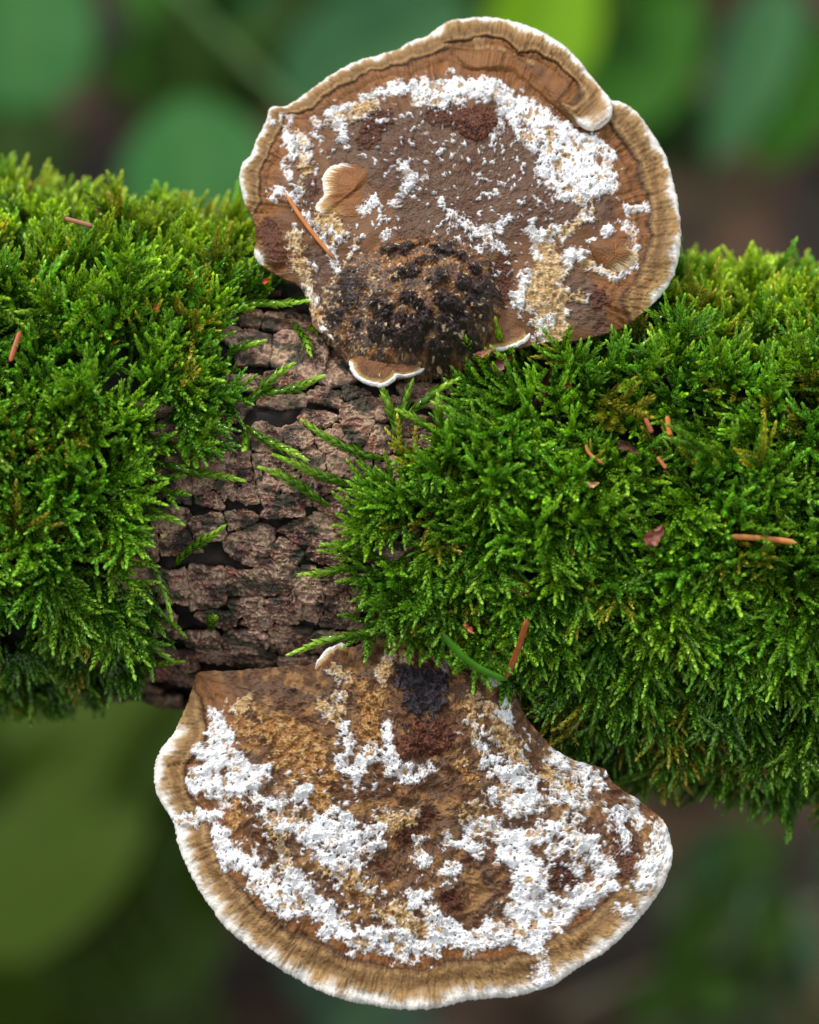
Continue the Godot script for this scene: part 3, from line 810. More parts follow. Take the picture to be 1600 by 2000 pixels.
	var lump := Outline.new([Vector3(768, 1472, 0), Vector3(775, 1450, 0), Vector3(800, 1440, 0), Vector3(802, 1418, 0), Vector3(835, 1412, 0), Vector3(872, 1420, 0), Vector3(892, 1448, 0), Vector3(880, 1480, 0), Vector3(840, 1490, 0), Vector3(806, 1496, 0), Vector3(778, 1498, 0)], Vector2(828, 1458))
	put("rusty_lump", skin(lump, 220, 48, place, look_knob, 6.0, 20.0, 6.0, RUST), skin_mat, root).set_meta("label", "rough rusty lump below the dark spot of the lower fungus")
	base_lift = dome_l(650, 1300) - 6.0
	var lip := Outline.new([Vector3(616, 1318, 0.7), Vector3(620, 1295, 1), Vector3(638, 1272, 1), Vector3(652, 1266, 1), Vector3(662, 1258, 1), Vector3(674, 1262, 1), Vector3(684, 1278, 0.7), Vector3(690, 1300, 0), Vector3(672, 1325, 0), Vector3(640, 1332, 0)], Vector2(652, 1298))
	put("small_lip", skin(lip, 160, 40, place, look_lip, 6.0, 40.0, 1.0, PALE), skin_mat, root)


# ---------------------------------------------------------------- ground

func make_ground() -> void:
	var m := StandardMaterial3D.new()
	var t := NoiseTexture2D.new()
	t.width = 512
	t.height = 512
	t.seamless = true
	t.noise = noise(0.012, 5, 5)
	var ramp := Gradient.new()
	ramp.colors = PackedColorArray([Color8(10, 7, 4), Color8(30, 20, 11), Color8(74, 52, 36), Color8(24, 30, 6)])
	ramp.offsets = PackedFloat32Array([0.2, 0.48, 0.66, 0.85])
	t.color_ramp = ramp
	m.albedo_texture = t
	m.uv1_triplanar = true
	m.uv1_world_triplanar = true
	m.uv1_scale = Vector3(1.3, 1.3, 1.3)
	m.roughness = 0.95
	var pm := PlaneMesh.new()
	pm.size = Vector2(60, 60)
	var g := put("forest_ground", pm, m, self)
	tag(g, "brown forest floor far below the log, out of focus", "", "", "structure")


# ---------------------------------------------------------------- the log and its bark

var bark_mat: StandardMaterial3D
var log_root: Node3D


func make_log() -> void:
	log_root = thing("fallen_log", "mossy fallen log lying across, reddish scaly bark bare in its middle", "log", log_o)
	bark_mat = matte(0.68, 0.45)
	var grain := NoiseTexture2D.new()
	grain.width = 1024
	grain.height = 1024
	grain.seamless = true
	var gn := noise(0.02, 5, 91)
	gn.fractal_type = FastNoiseLite.FRACTAL_RIDGED
	grain.noise = gn
	var gr := Gradient.new()
	gr.offsets = PackedFloat32Array([0.0, 0.35, 0.6, 0.8, 1.0])
	gr.colors = PackedColorArray([Color(0.42, 0.4, 0.4), Color(0.78, 0.76, 0.76), Color(0.92, 0.9, 0.88), Color(1, 1, 0.97), Color(1, 1, 0.95)])
	grain.color_ramp = gr
	bark_mat.albedo_texture = grain
	bark_mat.uv1_triplanar = true
	bark_mat.uv1_scale = Vector3(22, 34, 34)
	var relief := NoiseTexture2D.new()
	relief.width = 1024
	relief.height = 1024
	relief.seamless = true
	relief.noise = gn
	relief.as_normal_map = true
	relief.bump_strength = 6.0
	bark_mat.normal_enabled = true
	bark_mat.normal_texture = relief
	bark_mat.normal_scale = 0.45
	var rows := 300
	var cols := 220
	var v := PackedVector3Array()
	var c := PackedColorArray()
	v.resize(rows * cols)
	c.resize(rows * cols)
	for i in rows:
		var f := float(i) / (rows - 1) * 2.0 - 1.0
		var t := 0.34 * signf(f) * (0.45 * absf(f) + 0.55 * f * f)
		for j in cols:
			var phi := TAU * j / cols
			var q := Vector3(t / K, cos(phi) * 470.0, sin(phi) * 470.0)
			var a := nA.get_noise_3d(q.x * 0.5, q.y, q.z)
			var b := nB.get_noise_3d(q.x * 0.6, q.y, q.z)
			var cc := nC.get_noise_3d(q.x, q.y, q.z)
			v[i * cols + j] = log_point(t, phi, (a * 12.0 + b * 14.0 + cc * 5.0 - 22.0) * K) - log_o
			var col := c8(30, 23, 21).lerp(c8(26, 36, 29), sm(0.05, 0.35, a)).lerp(c8(66, 46, 40), sm(0.25, 0.5, b))
			var pl := plan_of(log_point(t, phi))
			var bare := sm(-20.0, 40.0, pl.x - 270.0) * sm(20.0, -40.0, pl.x - 1000.0) * sm(-1.9, -1.4, phi)
			col = c8(30, 38, 16).lerp(col, bare)
			var k := 1.0 + cc * 0.5
			c[i * cols + j] = Color(col.r * k, col.g * k, col.b * k)
	put("inner_bark", grid_mesh(v, c, rows, cols, true), bark_mat, log_root)
	var seeds: Array[Vector4] = [
		Vector4(408, 645, 16, 14), Vector4(470, 655, 34, 18), Vector4(500, 690, 40, 24), Vector4(585, 698, 92, 54), Vector4(655, 718, 44, 34), Vector4(560, 742, 40, 14), Vector4(470, 612, 40, 18), Vector4(560, 625, 40, 18), Vector4(480, 745, 30, 14),
		Vector4(560, 780, 50, 12), Vector4(640, 775, 40, 16), Vector4(700, 800, 34, 22), Vector4(760, 800, 36, 18), Vector4(830, 765, 44, 22), Vector4(900, 750, 40, 20), Vector4(690, 770, 26, 12), Vector4(800, 830, 30, 18), Vector4(960, 800, 40, 22),
		Vector4(620, 815, 44, 14), Vector4(700, 838, 34, 24), Vector4(742, 858, 28, 28), Vector4(650, 858, 30, 22), Vector4(580, 852, 32, 18), Vector4(520, 858, 34, 22), Vector4(455, 880, 36, 24), Vector4(795, 878, 20, 22), Vector4(860, 860, 40, 22), Vector4(940, 874, 32, 18), Vector4(900, 820, 34, 18), Vector4(1020, 810, 34, 22),
		Vector4(420, 912, 30, 20), Vector4(470, 918, 28, 22), Vector4(515, 912, 24, 26), Vector4(560, 896, 24, 22), Vector4(610, 905, 30, 26), Vector4(665, 905, 28, 24), Vector4(700, 930, 28, 26), Vector4(640, 945, 28, 20),
		Vector4(560, 940, 26, 20), Vector4(600, 962, 34, 24), Vector4(525, 955, 26, 22), Vector4(490, 962, 22, 16), Vector4(440, 952, 24, 18), Vector4(395, 948, 28, 20), Vector4(350, 950, 30, 28), Vector4(310, 940, 26, 24), Vector4(560, 990, 44, 18), Vector4(410, 975, 26, 12), Vector4(660, 985, 40, 22),
		Vector4(405, 1030, 40, 22), Vector4(465, 1018, 30, 14), Vector4(488, 1062, 46, 30), Vector4(590, 1040, 40, 22), Vector4(640, 1030, 40, 22), Vector4(640, 1075, 44, 22), Vector4(560, 1080, 26, 22), Vector4(700, 1050, 40, 24), Vector4(330, 1015, 40, 20), Vector4(350, 1060, 40, 20),
		Vector4(400, 1150, 48, 36), Vector4(340, 1150, 36, 30), Vector4(470, 1148, 36, 26), Vector4(545, 1130, 44, 40), Vector4(600, 1150, 40, 40), Vector4(560, 1190, 40, 26), Vector4(650, 1140, 32, 24), Vector4(665, 1180, 40, 20), Vector4(710, 1160, 34, 24), Vector4(480, 1190, 46, 16), Vector4(610, 1200, 30, 18),
		Vector4(430, 1212, 40, 16), Vector4(500, 1208, 34, 20), Vector4(650, 1215, 40, 14), Vector4(400, 1250, 34, 16), Vector4(480, 1250, 50, 24), Vector4(570, 1255, 54, 26), Vector4(650, 1252, 40, 24), Vector4(710, 1240, 40, 22), Vector4(420, 1285, 40, 22), Vector4(500, 1292, 46, 18), Vector4(350, 1290, 34, 22), Vector4(580, 1296, 40, 16),
		Vector4(300, 1320, 34, 18), Vector4(360, 1330, 30, 18), Vector4(270, 1350, 40, 14), Vector4(320, 1365, 36, 14), Vector4(240, 1300, 40, 20), Vector4(280, 1270, 36, 22), Vector4(250, 1385, 40, 12), Vector4(340, 1392, 40, 10), Vector4(200, 1365, 40, 14), Vector4(300, 1220, 40, 24)]
	seeds.append_array([Vector4(380, 800, 40, 20), Vector4(345, 835, 40, 22), Vector4(405, 850, 34, 20), Vector4(440, 800, 34, 18), Vector4(320, 790, 40, 20), Vector4(300, 870, 40, 24), Vector4(350, 895, 34, 20), Vector4(400, 740, 40, 20), Vector4(340, 740, 40, 20), Vector4(760, 930, 34, 22), Vector4(810, 955, 40, 22), Vector4(745, 985, 36, 20), Vector4(770, 1020, 40, 22), Vector4(850, 920, 36, 20), Vector4(790, 905, 30, 18), Vector4(760, 1080, 40, 24), Vector4(770, 1140, 36, 24), Vector4(770, 1200, 40, 20), Vector4(280, 930, 30, 22), Vector4(270, 990, 36, 24), Vector4(265, 1060, 40, 30), Vector4(270, 1140, 40, 30), Vector4(430, 560, 40, 20), Vector4(500, 560, 36, 20), Vector4(360, 640, 30, 18), Vector4(350, 690, 40, 18)])
	var sites: Array[Vector4] = []
	for s in seeds:
		var q := log_coords(s.x, s.y)
		sites.append(Vector4(q.x / K, -q.y * LOG_R / K, s.z, s.w))
	for k in 26:   # the underside goes on in the same scales
		sites.append(Vector4(-560.0 + (k % 9) * 62.0 + rng.randf_range(-20, 20), 700.0 + (k / 9) * 46.0 + rng.randf_range(-14, 14), rng.randf_range(30, 46), rng.randf_range(16, 24)))
	var place := func(x: float, y: float, h: float) -> Vector3: return log_point(x * K, -y * K / LOG_R, h * K) - log_o
	for i in sites.size():
		var s := sites[i]
		var poly := PackedVector2Array()
		var turn := rng.randf_range(-0.25, 0.25)
		for k in 14:
			var g := TAU * k / 14
			var r := rng.randf_range(1.1, 1.6)
			var e := Vector2(cos(g), sin(g))
			var sq := 1.0 / maxf(pow(pow(absf(e.x), 4.0) + pow(absf(e.y), 4.0), 0.25), 0.1)
			poly.append(Vector2(s.x, s.y) + (Vector2(e.x * s.z, e.y * s.w) * sq * r).rotated(turn))
		for j in sites.size():
			var o := sites[j]
			var dv := Vector2(o.x - s.x, o.y - s.y)
			if j == i or dv.length() > 150.0:
				continue
			var share := clampf((s.z + s.w) / (s.z + s.w + o.z + o.w), 0.32, 0.68)
			var u := dv.normalized()
			var cut := Vector2(s.x, s.y) + dv * share - u * rng.randf_range(-0.2, 2.0)
			var w := Vector2(-u.y, u.x) * 600.0
			var cl := Geometry2D.intersect_polygons(poly, PackedVector2Array([cut + w, cut - w, cut - w - u * 900.0, cut + w - u * 900.0]))
			if cl.size():
				poly = cl[0]
		var mid := Vector2.ZERO
		for q in poly:
			mid += q / poly.size()
		var pts: Array = []
		for q in poly:
			pts.append(Vector3(q.x, q.y, 1))
		if pts.size() < 3:
			continue
		plate_tone = rng.randf()
		plate_lift = rng.randf_range(-6.0, 12.0)
		plate_tilt = Vector2(rng.randf_range(-0.07, 0.07), rng.randf_range(-0.13, 0.13))
		plate_mid = mid
		if s.z > 70.0:
			plate_tone = 0.95
			plate_lift = 6.0
		put("bark_plate", skin(Outline.new(pts, mid), 84 if s.z < 60.0 else 160, 18 if s.z < 60.0 else 40, place, look_plate, 9.0, 10.0, 2.4, c8(70, 48, 42)), bark_mat, log_root)

var plate_tone := 0.0
var plate_lift := 0.0
var plate_tilt := Vector2.ZERO
var plate_mid := Vector2.ZERO


func look_plate(x: float, y: float, d: float, _rim: float, _s: float, _f: float) -> void:
	var a := nA.get_noise_2d(x, y)
	var b := nB.get_noise_2d(x, y)
	var cc := nC.get_noise_2d(x, y)
	var ridged := nR.get_noise_2d(x * 1.7, y * 2.1)
	h_out = plate_lift + (x - plate_mid.x) * plate_tilt.x + (y - plate_mid.y) * plate_tilt.y - 4.0 * exp(-d / 2.0) + b * 4.5 + cc * 1.8 + ridged * 2.5 + nB.get_noise_2d(x * 0.35 + 40.0, y * 1.7) * 4.0
	var col := c8(118, 86, 78).lerp(c8(176, 138, 128), plate_tone)
	col = col.lerp(c8(136, 76, 60), sm(0.1, 0.4, nA.get_noise_2d(x * 1.3 + 40.0, y * 1.3 + 9.0) + 0.3 * b) * 0.8)
	col = col.lerp(c8(66, 49, 44), sm(0.05, 0.5, -b * 0.7 - a + cc * 0.3))
	col = col.lerp(c8(190, 170, 142), sm(0.32, 0.62, ridged + cc * 0.35 + a * 0.6 + (plate_tone - 0.5) * 0.2) * 0.85)
	col = col.lerp(c8(42, 50, 40), sm(0.08, 0.3, nA.get_noise_2d(x * 0.7 + 900.0, y * 1.1) + cc * 0.15) * 0.85)
	var k := 1.0 + cc * 0.35 + 0.3 * nB.get_noise_2d(x * 0.4 + 40.0, y * 1.7)
	c_out = Color(col.r * k, col.g * k, col.b * k)


# ---------------------------------------------------------------- moss

# leafy moss shoots along +y, bending towards +z; a frond has side branches in its own plane
class Tuft:
	var v := PackedVector3Array()
	var n := PackedVector3Array()
	var c := PackedColorArray()
	var ix := PackedInt32Array()

	func branch(at: Transform3D, length: float, spacing: float, leaf: float, spread: float, bend: float, flat: float, slim: float, young0: float, r: RandomNumberGenerator) -> void:
		var count := int(length / spacing)
		var wob := r.randf_range(0, TAU)
		for i in count + 6:
			var s := clampf((i + 0.5) / count, 0.0, 1.0)
			var p := Vector3(sin(s * 4.0 + wob) * 0.035 * length, length * (s - 0.25 * bend * bend * s * s), bend * length * s * s * 0.6)
			var t := Vector3(cos(s * 4.0 + wob) * 0.14, 1.0 - 0.5 * bend * bend * s, 1.2 * bend * s).normalized()
			var az := i * 2.3999 + r.randf_range(-0.3, 0.3)
			var e1 := t.cross(Vector3(0.05, 0.1, 1.0)).normalized()
			var e2 := e1.cross(t)
			var u := (e1 * cos(az) + e2 * sin(az) * flat).normalized()
			var lie := sqrt(cos(az) * cos(az) + sin(az) * sin(az) * flat * flat)
			var tip := smoothstep(0.82, 1.0, s)
			var ang := lerpf(spread * (0.5 + 0.5 * lie), 0.18, tip) * r.randf_range(0.75, 1.3)
			var size := leaf * (0.72 + 0.38 * sin(PI * minf(s * 1.05 + 0.05, 1.0))) * r.randf_range(0.8, 1.15)
			var dir := (t * cos(ang) + u * sin(ang)).normalized()
			var up := (e2 if e2.z > 0.0 else -e2)
			var out := (u * cos(ang) - t * sin(ang)).lerp(up * signf(sin(az) + 0.2), 0.45 * (1.0 - flat))
			out = (out - dir * out.dot(dir)).normalized()
			var side := dir.cross(out).normalized()
			var w := size * slim * r.randf_range(0.85, 1.15)
			var m := p + dir * size * 0.4 + out * size * 0.04
			var tp := p + (dir * 0.9 + (t * 0.4 + out * r.randf_range(-0.3, 0.15)) * 0.4).normalized() * size
			var b := v.size()
			for q in [p, m - side * w - out * w * 0.4, m + out * w * 0.3, m + side * w - out * w * 0.4, tp]:
				v.append(at * q)
			for q in [(out - dir * 0.4), (out - side * 0.9), out, (out + side * 0.9), (out * 0.8 + dir * 0.7)]:
				n.append((at.basis * q).normalized())
			var k := r.randf_range(0.75, 1.2)
			var young := lerpf(young0, 1.0, smoothstep(0.35, 1.0, s))
			var cb := Color(0.06, 0.16, 0.004).lerp(Color(0.29, 0.60, 0.016), young) * k
			var ct := Color(0.12, 0.29, 0.009).lerp(Color(0.66, 0.95, 0.13), young) * k
			c.append_array(PackedColorArray([cb, cb.lerp(ct, 0.5), cb.lerp(ct, 0.35), cb.lerp(ct, 0.5), ct]))
			ix.append_array(PackedInt32Array([b, b + 1, b + 2, b, b + 2, b + 3, b + 1, b + 4, b + 2, b + 2, b + 4, b + 3]))
		var b0 := v.size()
		for i in 5:
			var s := i / 4.0
			var p := Vector3(sin(s * 4.0 + wob) * 0.035 * length, length * (s - 0.25 * bend * bend * s * s), bend * length * s * s * 0.6)
			for j in 3:
				var g := TAU * j / 3
				var d := Vector3(cos(g), 0, sin(g))
				v.append(at * (p + d * 0.00014))
				n.append((at.basis * d).normalized())
				c.append(Color(0.10, 0.13, 0.015))
		for i in 4:
			for j in 3:
				var a := b0 + i * 3 + j
				var e := b0 + i * 3 + (j + 1) % 3
				ix.append_array(PackedInt32Array([a, e + 3, a + 3, a, e, e + 3]))


func shoot(length: float, leaf: float, spread: float, bend: float, sides: int, r: RandomNumberGenerator, flat := 0.55, slim := 0.29, spacing := 0.00024) -> ArrayMesh:
	var t := Tuft.new()
	t.branch(Transform3D.IDENTITY, length, spacing, leaf, spread, bend, flat, slim, 0.0, r)
	for k in sides:
		var s := lerpf(0.18, 0.72, (k + r.randf_range(0.2, 0.8)) / sides)
		var g := (1.0 if k % 2 == 0 else -1.0) * r.randf_range(0.55, 0.95)
		var at := Transform3D(Basis(Vector3(0, 0, 1), g) * Basis(Vector3.RIGHT, r.randf_range(0.0, 0.35) + bend * s), Vector3(0, length * (s - 0.25 * bend * bend * s * s), bend * length * s * s * 0.6))
		t.branch(at, length * lerpf(0.62, 0.34, s) * r.randf_range(0.8, 1.15), spacing, leaf * 0.85, spread, bend * 0.6, flat, slim, 0.2, r)
	return mesh_of(t.v, t.n, t.c, t.ix)


func edge_at(pts: Array, y: float) -> float:
	if y <= pts[0].x:
		return pts[0].y
	for i in pts.size() - 1:
		if y < pts[i + 1].x:
			return lerpf(pts[i].y, pts[i + 1].y, (y - pts[i].x) / (pts[i + 1].x - pts[i].x))
	return pts[pts.size() - 1].y

var moss_mat: StandardMaterial3D


func make_moss() -> void:
	moss_mat = matte(0.16, 0.65)
	moss_mat.backlight_enabled = true
	moss_mat.backlight = Color(0.82, 0.9, 0.5)
	var left := [Vector2(300, 470), Vector2(440, 500), Vector2(520, 545), Vector2(560, 585), Vector2(595, 520), Vector2(622, 390), Vector2(660, 360), Vector2(700, 400), Vector2(760, 450), Vector2(800, 420), Vector2(850, 370), Vector2(900, 270), Vector2(960, 230), Vector2(1000, 255), Vector2(1050, 240), Vector2(1090, 240),
		Vector2(1150, 300), Vector2(1200, 290), Vector2(1260, 290), Vector2(1300, 215), Vector2(1350, 170), Vector2(1400, 150)]
	var rightward := [Vector2(480, 1000), Vector2(650, 1010), Vector2(700, 1000), Vector2(740, 960), Vector2(780, 940), Vector2(820, 930), Vector2(860, 880), Vector2(900, 810), Vector2(950, 760), Vector2(1000, 730), Vector2(1060, 715), Vector2(1100, 735), Vector2(1150, 780), Vector2(1190, 760), Vector2(1220, 770), Vector2(1260, 870),
		Vector2(1300, 980), Vector2(1500, 1100), Vector2(1650, 1200)]
	var lengths := [0.0055, 0.0072, 0.009, 0.011, 0.0135, 0.017]
	var variants: Array[ArrayMesh] = []
	for k in 12:
		var len_: float = lengths[k / 2]
		variants.append(shoot(len_, rng.randf_range(0.0015, 0.0020), rng.randf_range(0.5, 0.85), rng.randf_range(0.15, 0.6), 0 if k % 2 == 0 and k < 7 else [2, 2, 3, 4, 4, 5][k / 2], rng, rng.randf_range(0.4, 0.75)))
	for mat in 2:
		var root := thing("moss_mat", ["thick bright green moss mat covering the log left of the bare bark", "thick bright green moss mat covering the log right of the bare bark"][mat], "moss", log_o, "moss on the log", "stuff")
		var where: Array = []
		var tint: Array = []
		for k in 12:
			where.append([])
			tint.append([])
		var ct := 0.0
		var cp := 0.0
		var lean := Vector3.ZERO
		var shade := 1.0
		var hue := 0.0
		var stretch := 1.0
		for q in 19200:
			if q % 8 == 0:
				ct = rng.randf_range(-0.17, 0.03) if mat == 0 else rng.randf_range(-0.02, 0.17)
				cp = rng.randf_range(-2.3, 2.6)
				lean = Vector3(rng.randfn(0, 0.34), rng.randfn(0, 0.34), rng.randfn(0, 0.34))
				shade = rng.randf_range(0.66, 1.15)
				hue = rng.randfn(0, 0.2)
				stretch = rng.randf_range(0.85, 1.25)
			var t := ct + rng.randfn(0, 0.0017)
			var phi := cp + rng.randfn(0, 0.030)
			var s := Vector2(t / K, phi * LOG_R / K)
			var hum := nA.get_noise_2d(s.x * 0.8 + 2000.0, s.y * 0.8)
			var hum2 := nB.get_noise_2d(s.x * 0.5 + 2000.0, s.y * 0.5)
			var bump := (0.0014 + hum * 0.009 + hum2 * 0.002)
			var flat := plan_of(log_point(t, phi, 0.0))
			var near0 := sm(70.0, 0.0, edge_at(left, flat.y) - flat.x if mat == 0 else flat.x - edge_at(rightward, flat.y))
			var p := log_point(t, phi, maxf(bump, -0.001) - 0.003 * sm(-0.7, -1.3, phi) - 0.002 * sm(0.8, 1.4, phi) - 0.0015 * near0)
			var pl := plan_of(p)
			var gap := 0.0
			var wob := hum2 * 22.0
			if absf(phi) > 1.45:
				pl.y = 380.0 if phi > 0 else 1420.0
			gap = edge_at(left, pl.y) + wob - pl.x if mat == 0 else pl.x - edge_at(rightward, pl.y) - wob
			if gap < 0.0 or gap < 60.0 and rng.randf() > 0.35 + gap / 90.0:
				continue
			if absf(phi) < 1.5 and (cap_u.rho(pl.x, pl.y) < (0.99 if pl.x > 1050.0 or pl.x < 560.0 else 1.05) and phi > 0.0 or cap_l.rho(pl.x, pl.y) < 1.05 and phi < 0.0):
				continue
			var crowd := absf(phi) < 1.5 and (cap_l.rho(pl.x, pl.y) < 1.2 and phi < 0.0 or pl.x < 1050.0 and cap_u.rho(pl.x, pl.y) < 1.12 and phi > 0.0)
			var n := log_normal(phi)
			var e := log_n * cos(phi) - back * sin(phi)
			var near := sm(170.0, 20.0, gap)
			var dir: Vector3
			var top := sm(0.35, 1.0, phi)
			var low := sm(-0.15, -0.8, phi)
			var swirl := nA.get_noise_2d(s.x * 0.5 + 5000.0, s.y * 0.5) * 2.0
			if mat == 0:
				dir = n * lerpf(0.3, 0.55, top) + log_a * lerpf(lerpf(0.5, 0.25, top) + swirl * 0.3, 0.8, near) + e * (0.35 * top - 0.55 * low + swirl * 0.8)
			else:
				dir = n * lerpf(0.28, 0.52, top) + log_a * (lerpf(swirl * 0.9, -0.9, near)) + e * (0.6 * top - 0.8 * low - 0.35 * (1.0 - top))
			dir += lean + Vector3(rng.randfn(0, 0.2), rng.randfn(0, 0.2), rng.randfn(0, 0.2))
			dir += Vector3.DOWN * 0.55 * low + Vector3.UP * 0.25 * top
			dir = dir.normalized()
			var d_n := dir.dot(n)
			if d_n < 0.12:
				dir = (dir + n * (0.12 - d_n)).normalized()
			var bend := (n * 0.6 + Vector3.UP * 0.5 * (1.0 - low) + Vector3.DOWN * 0.8 * low + Vector3(rng.randfn(0, 0.5), rng.randfn(0, 0.5), rng.randfn(0, 0.5)))
			var x := dir.cross(bend).normalized()
			var z := x.cross(dir).normalized()
			var sc := rng.randf_range(0.85, 1.15) * stretch
			var kind := rng.randi_range(0, 11)
			if gap < 40.0 or top > 0.5:
				kind = rng.randi_range(0, 6)
			if mat == 0 and phi < -0.6:
				kind = rng.randi_range(0, 5)
			elif phi < -1.1:
				kind = rng.randi_range(0, 9)
			if crowd:
				kind = rng.randi_range(0, 2)
			where[kind].append(Transform3D(Basis(x * sc, dir * sc, z * sc), p - log_o))
			var warm := nA.get_noise_2d(s.x * 0.7 + 8000.0, s.y * 0.7) + hue + rng.randfn(0, 0.08)
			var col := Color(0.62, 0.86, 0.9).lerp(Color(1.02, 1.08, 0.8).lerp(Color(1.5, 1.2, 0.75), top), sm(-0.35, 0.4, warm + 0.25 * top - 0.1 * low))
			col = col.lerp(Color(0.55, 0.85, 0.9), low * 0.5)  # cooler, darker tint low on the log paints in the underside's shade
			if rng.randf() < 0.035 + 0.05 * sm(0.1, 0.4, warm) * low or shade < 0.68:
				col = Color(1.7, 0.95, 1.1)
			var val := rng.randf_range(0.88, 1.12) * shade * lerpf(1.0, 0.78, low)  # moss colour dimmed towards the underside, shade put into the tint
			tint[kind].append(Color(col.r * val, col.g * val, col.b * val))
		for k in 12:
			var mm := MultiMesh.new()
			mm.transform_format = MultiMesh.TRANSFORM_3D
			mm.use_colors = true
			mm.mesh = variants[k]
			mm.instance_count = where[k].size()
			for i in where[k].size():
				mm.set_instance_transform(i, where[k][i])
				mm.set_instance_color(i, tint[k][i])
			var mi := MultiMeshInstance3D.new()
			mi.name = "moss_shoots" if k == 0 else "moss_shoots_%03d" % k
			mi.multimesh = mm
			mi.material_override = moss_mat
			mi.set_meta("kind", "stuff")
			root.add_child(mi, true)


# single sprigs that lie out over the bare bark: base and tip
func make_sprigs() -> void:
	var r := RandomNumberGenerator.new()
	r.seed = 99
	var list := [
		[430, 606, 592, 640, "long moss sprig under the left corner of the upper fungus, pointing to its base"],
		[560, 598, 608, 618, "short moss sprig touching the upper fungus's left foot"],
		[572, 640, 604, 708, "pale moss sprig hanging down over the smooth pink bark plate"],
		[596, 650, 642, 669, "tiny moss sprig between the pink bark plate and the upper fungus"],
		[440, 702, 502, 690, "short moss sprig reaching the left end of the smooth pink bark plate"],
		[505, 778, 616, 760, "pale moss sprig lying level in the fissure below the smooth pink bark plate"],
		[470, 800, 560, 740, "moss sprig pointing up to the lower edge of the pink bark plate"],
		[475, 830, 582, 898, "moss sprig slanting down onto the checkered middle bark from the left"],
		[480, 840, 478, 882, "stubby moss sprig hanging beside the slanting sprig on the middle bark"],
		[320, 900, 462, 940, "long moss sprig crossing the left end of the checkered bark, almost level"],
		[250, 960, 348, 1012, "broad moss sprig ending at the dark hollow on the left of the bark"],
		[345, 1100, 432, 1012, "moss sprig rising steeply past the loose tilted bark flake"],
		[270, 1040, 335, 1166, "long moss sprig hanging down the left edge of the lower bark"],
		[235, 1195, 332, 1252, "moss sprig below the long hanging one on the lower left bark edge"],
		[225, 1305, 352, 1258, "moss sprig lying just above the lower fungus's left corner"],
		[412, 1222, 424, 1180, "tiny star shaped moss sprig alone in the dark bark fissure"],
		[750, 905, 602, 842, "largest moss sprig reaching left across the middle bark from the right mat"],
		[720, 950, 548, 902, "moss sprig below the largest one on the middle bark"],
		[650, 985, 522, 920, "lowest of the three slanting sprigs on the middle bark, pale tipped"],
		[782, 900, 748, 768, "upright moss sprig standing just below the upper fungus's white edged lip"],
		[770, 838, 802, 772, "moss sprig leaning right below the upper fungus's lip"],
		[790, 825, 880, 782, "moss sprig rising to the right under the upper fungus's foot"],
		[870, 870, 784, 830, "forked moss sprig's long side on the grey bark right of the middle"],
		[864, 868, 850, 808, "short upright side of the forked sprig on the grey bark"],
		[940, 850, 858, 816, "moss sprig pointing left over the small knot of grey bark"],
		[1070, 890, 938, 842, "long moss sprig beside the bare patch right of the grey bark"],
		[760, 1085, 640, 1052, "moss sprig over the red bark chip at the right mat's left edge"],
		[730, 1110, 600, 1098, "pale moss sprig pointing level to the left above the big lichened plate"],
		[790, 1200, 588, 1218, "very long moss sprig pointing left above the lower fungus"],
		[760, 1250, 690, 1262, "small moss sprig on the top edge of the lower fungus"],
		[900, 1085, 832, 1145, "pale moss sprig slanting down left within the right mat"],
		[985, 1050, 920, 1120, "second pale sprig slanting down left, higher in the right mat"],
	]
	for s in list:
		var a := log_coords(s[0], s[1])
		var b := log_coords(s[2], s[3])
		var pa := log_point(a.x, a.y, 0.0022 if s[0] < 790 else 0.006)
		var pb := log_point(b.x, b.y, 0.0042 if s[0] < 790 else 0.008)
		var dir := pb - pa
		var len_ := dir.length() * 1.05
		dir = dir.normalized()
		var n := log_normal(a.y)
		var o := thing("moss_sprig", s[4], "moss sprig", pa, "moss sprigs on the bare bark")
		var x := dir.cross(n).normalized()
		o.basis = Basis(x, dir, x.cross(dir))
		var m := put("shoot", shoot(len_, 0.0030, 0.5, r.randf_range(0.05, 0.4), 0, r, 0.5, 0.22, 0.00034), moss_mat, o)
		m.set_meta("label", "leafy moss shoot")


# ---------------------------------------------------------------- needles and scraps

func lying(px: float, py: float, lift: float) -> Vector3:
	var q := log_coords(px, py, lift)
	return log_point(q.x, q.y, lift)


func needle(called: String, label: String, a: Vector3, b: Vector3, width: float, sag: Vector3, col: Color, tip: Color, group := "spruce needles on the moss and fungi", category := "needle") -> void:
	var pts := PackedVector3Array()
	var rad := PackedFloat32Array()
	var cols := PackedColorArray()
	for i in 19:
		var f := i / 18.0
		pts.append((b - a) * f + sag * 4.0 * f * (1.0 - f))
		rad.append(width * 0.39 * (0.55 + 0.45 * sm(0.0, 0.12, f)) * sqrt(maxf(1.0 - pow(maxf(f - 0.86, 0.0) / 0.141, 2.0), 0.0)) * (1.0 if i > 0 else 0.3))
		var k := 1.0 + 0.25 * nC.get_noise_2d(f * 90.0, a.x * 9000.0)
		var cc := col.lerp(tip, sm(0.82, 1.0, f))
		cols.append(Color(cc.r * k, cc.g * k, cc.b * k))
	var m := matte(0.38, 0.5)
	var o := put(called, tube(pts, rad, 10, cols, 0.6), m, self, a)
	tag(o, label, category, group)


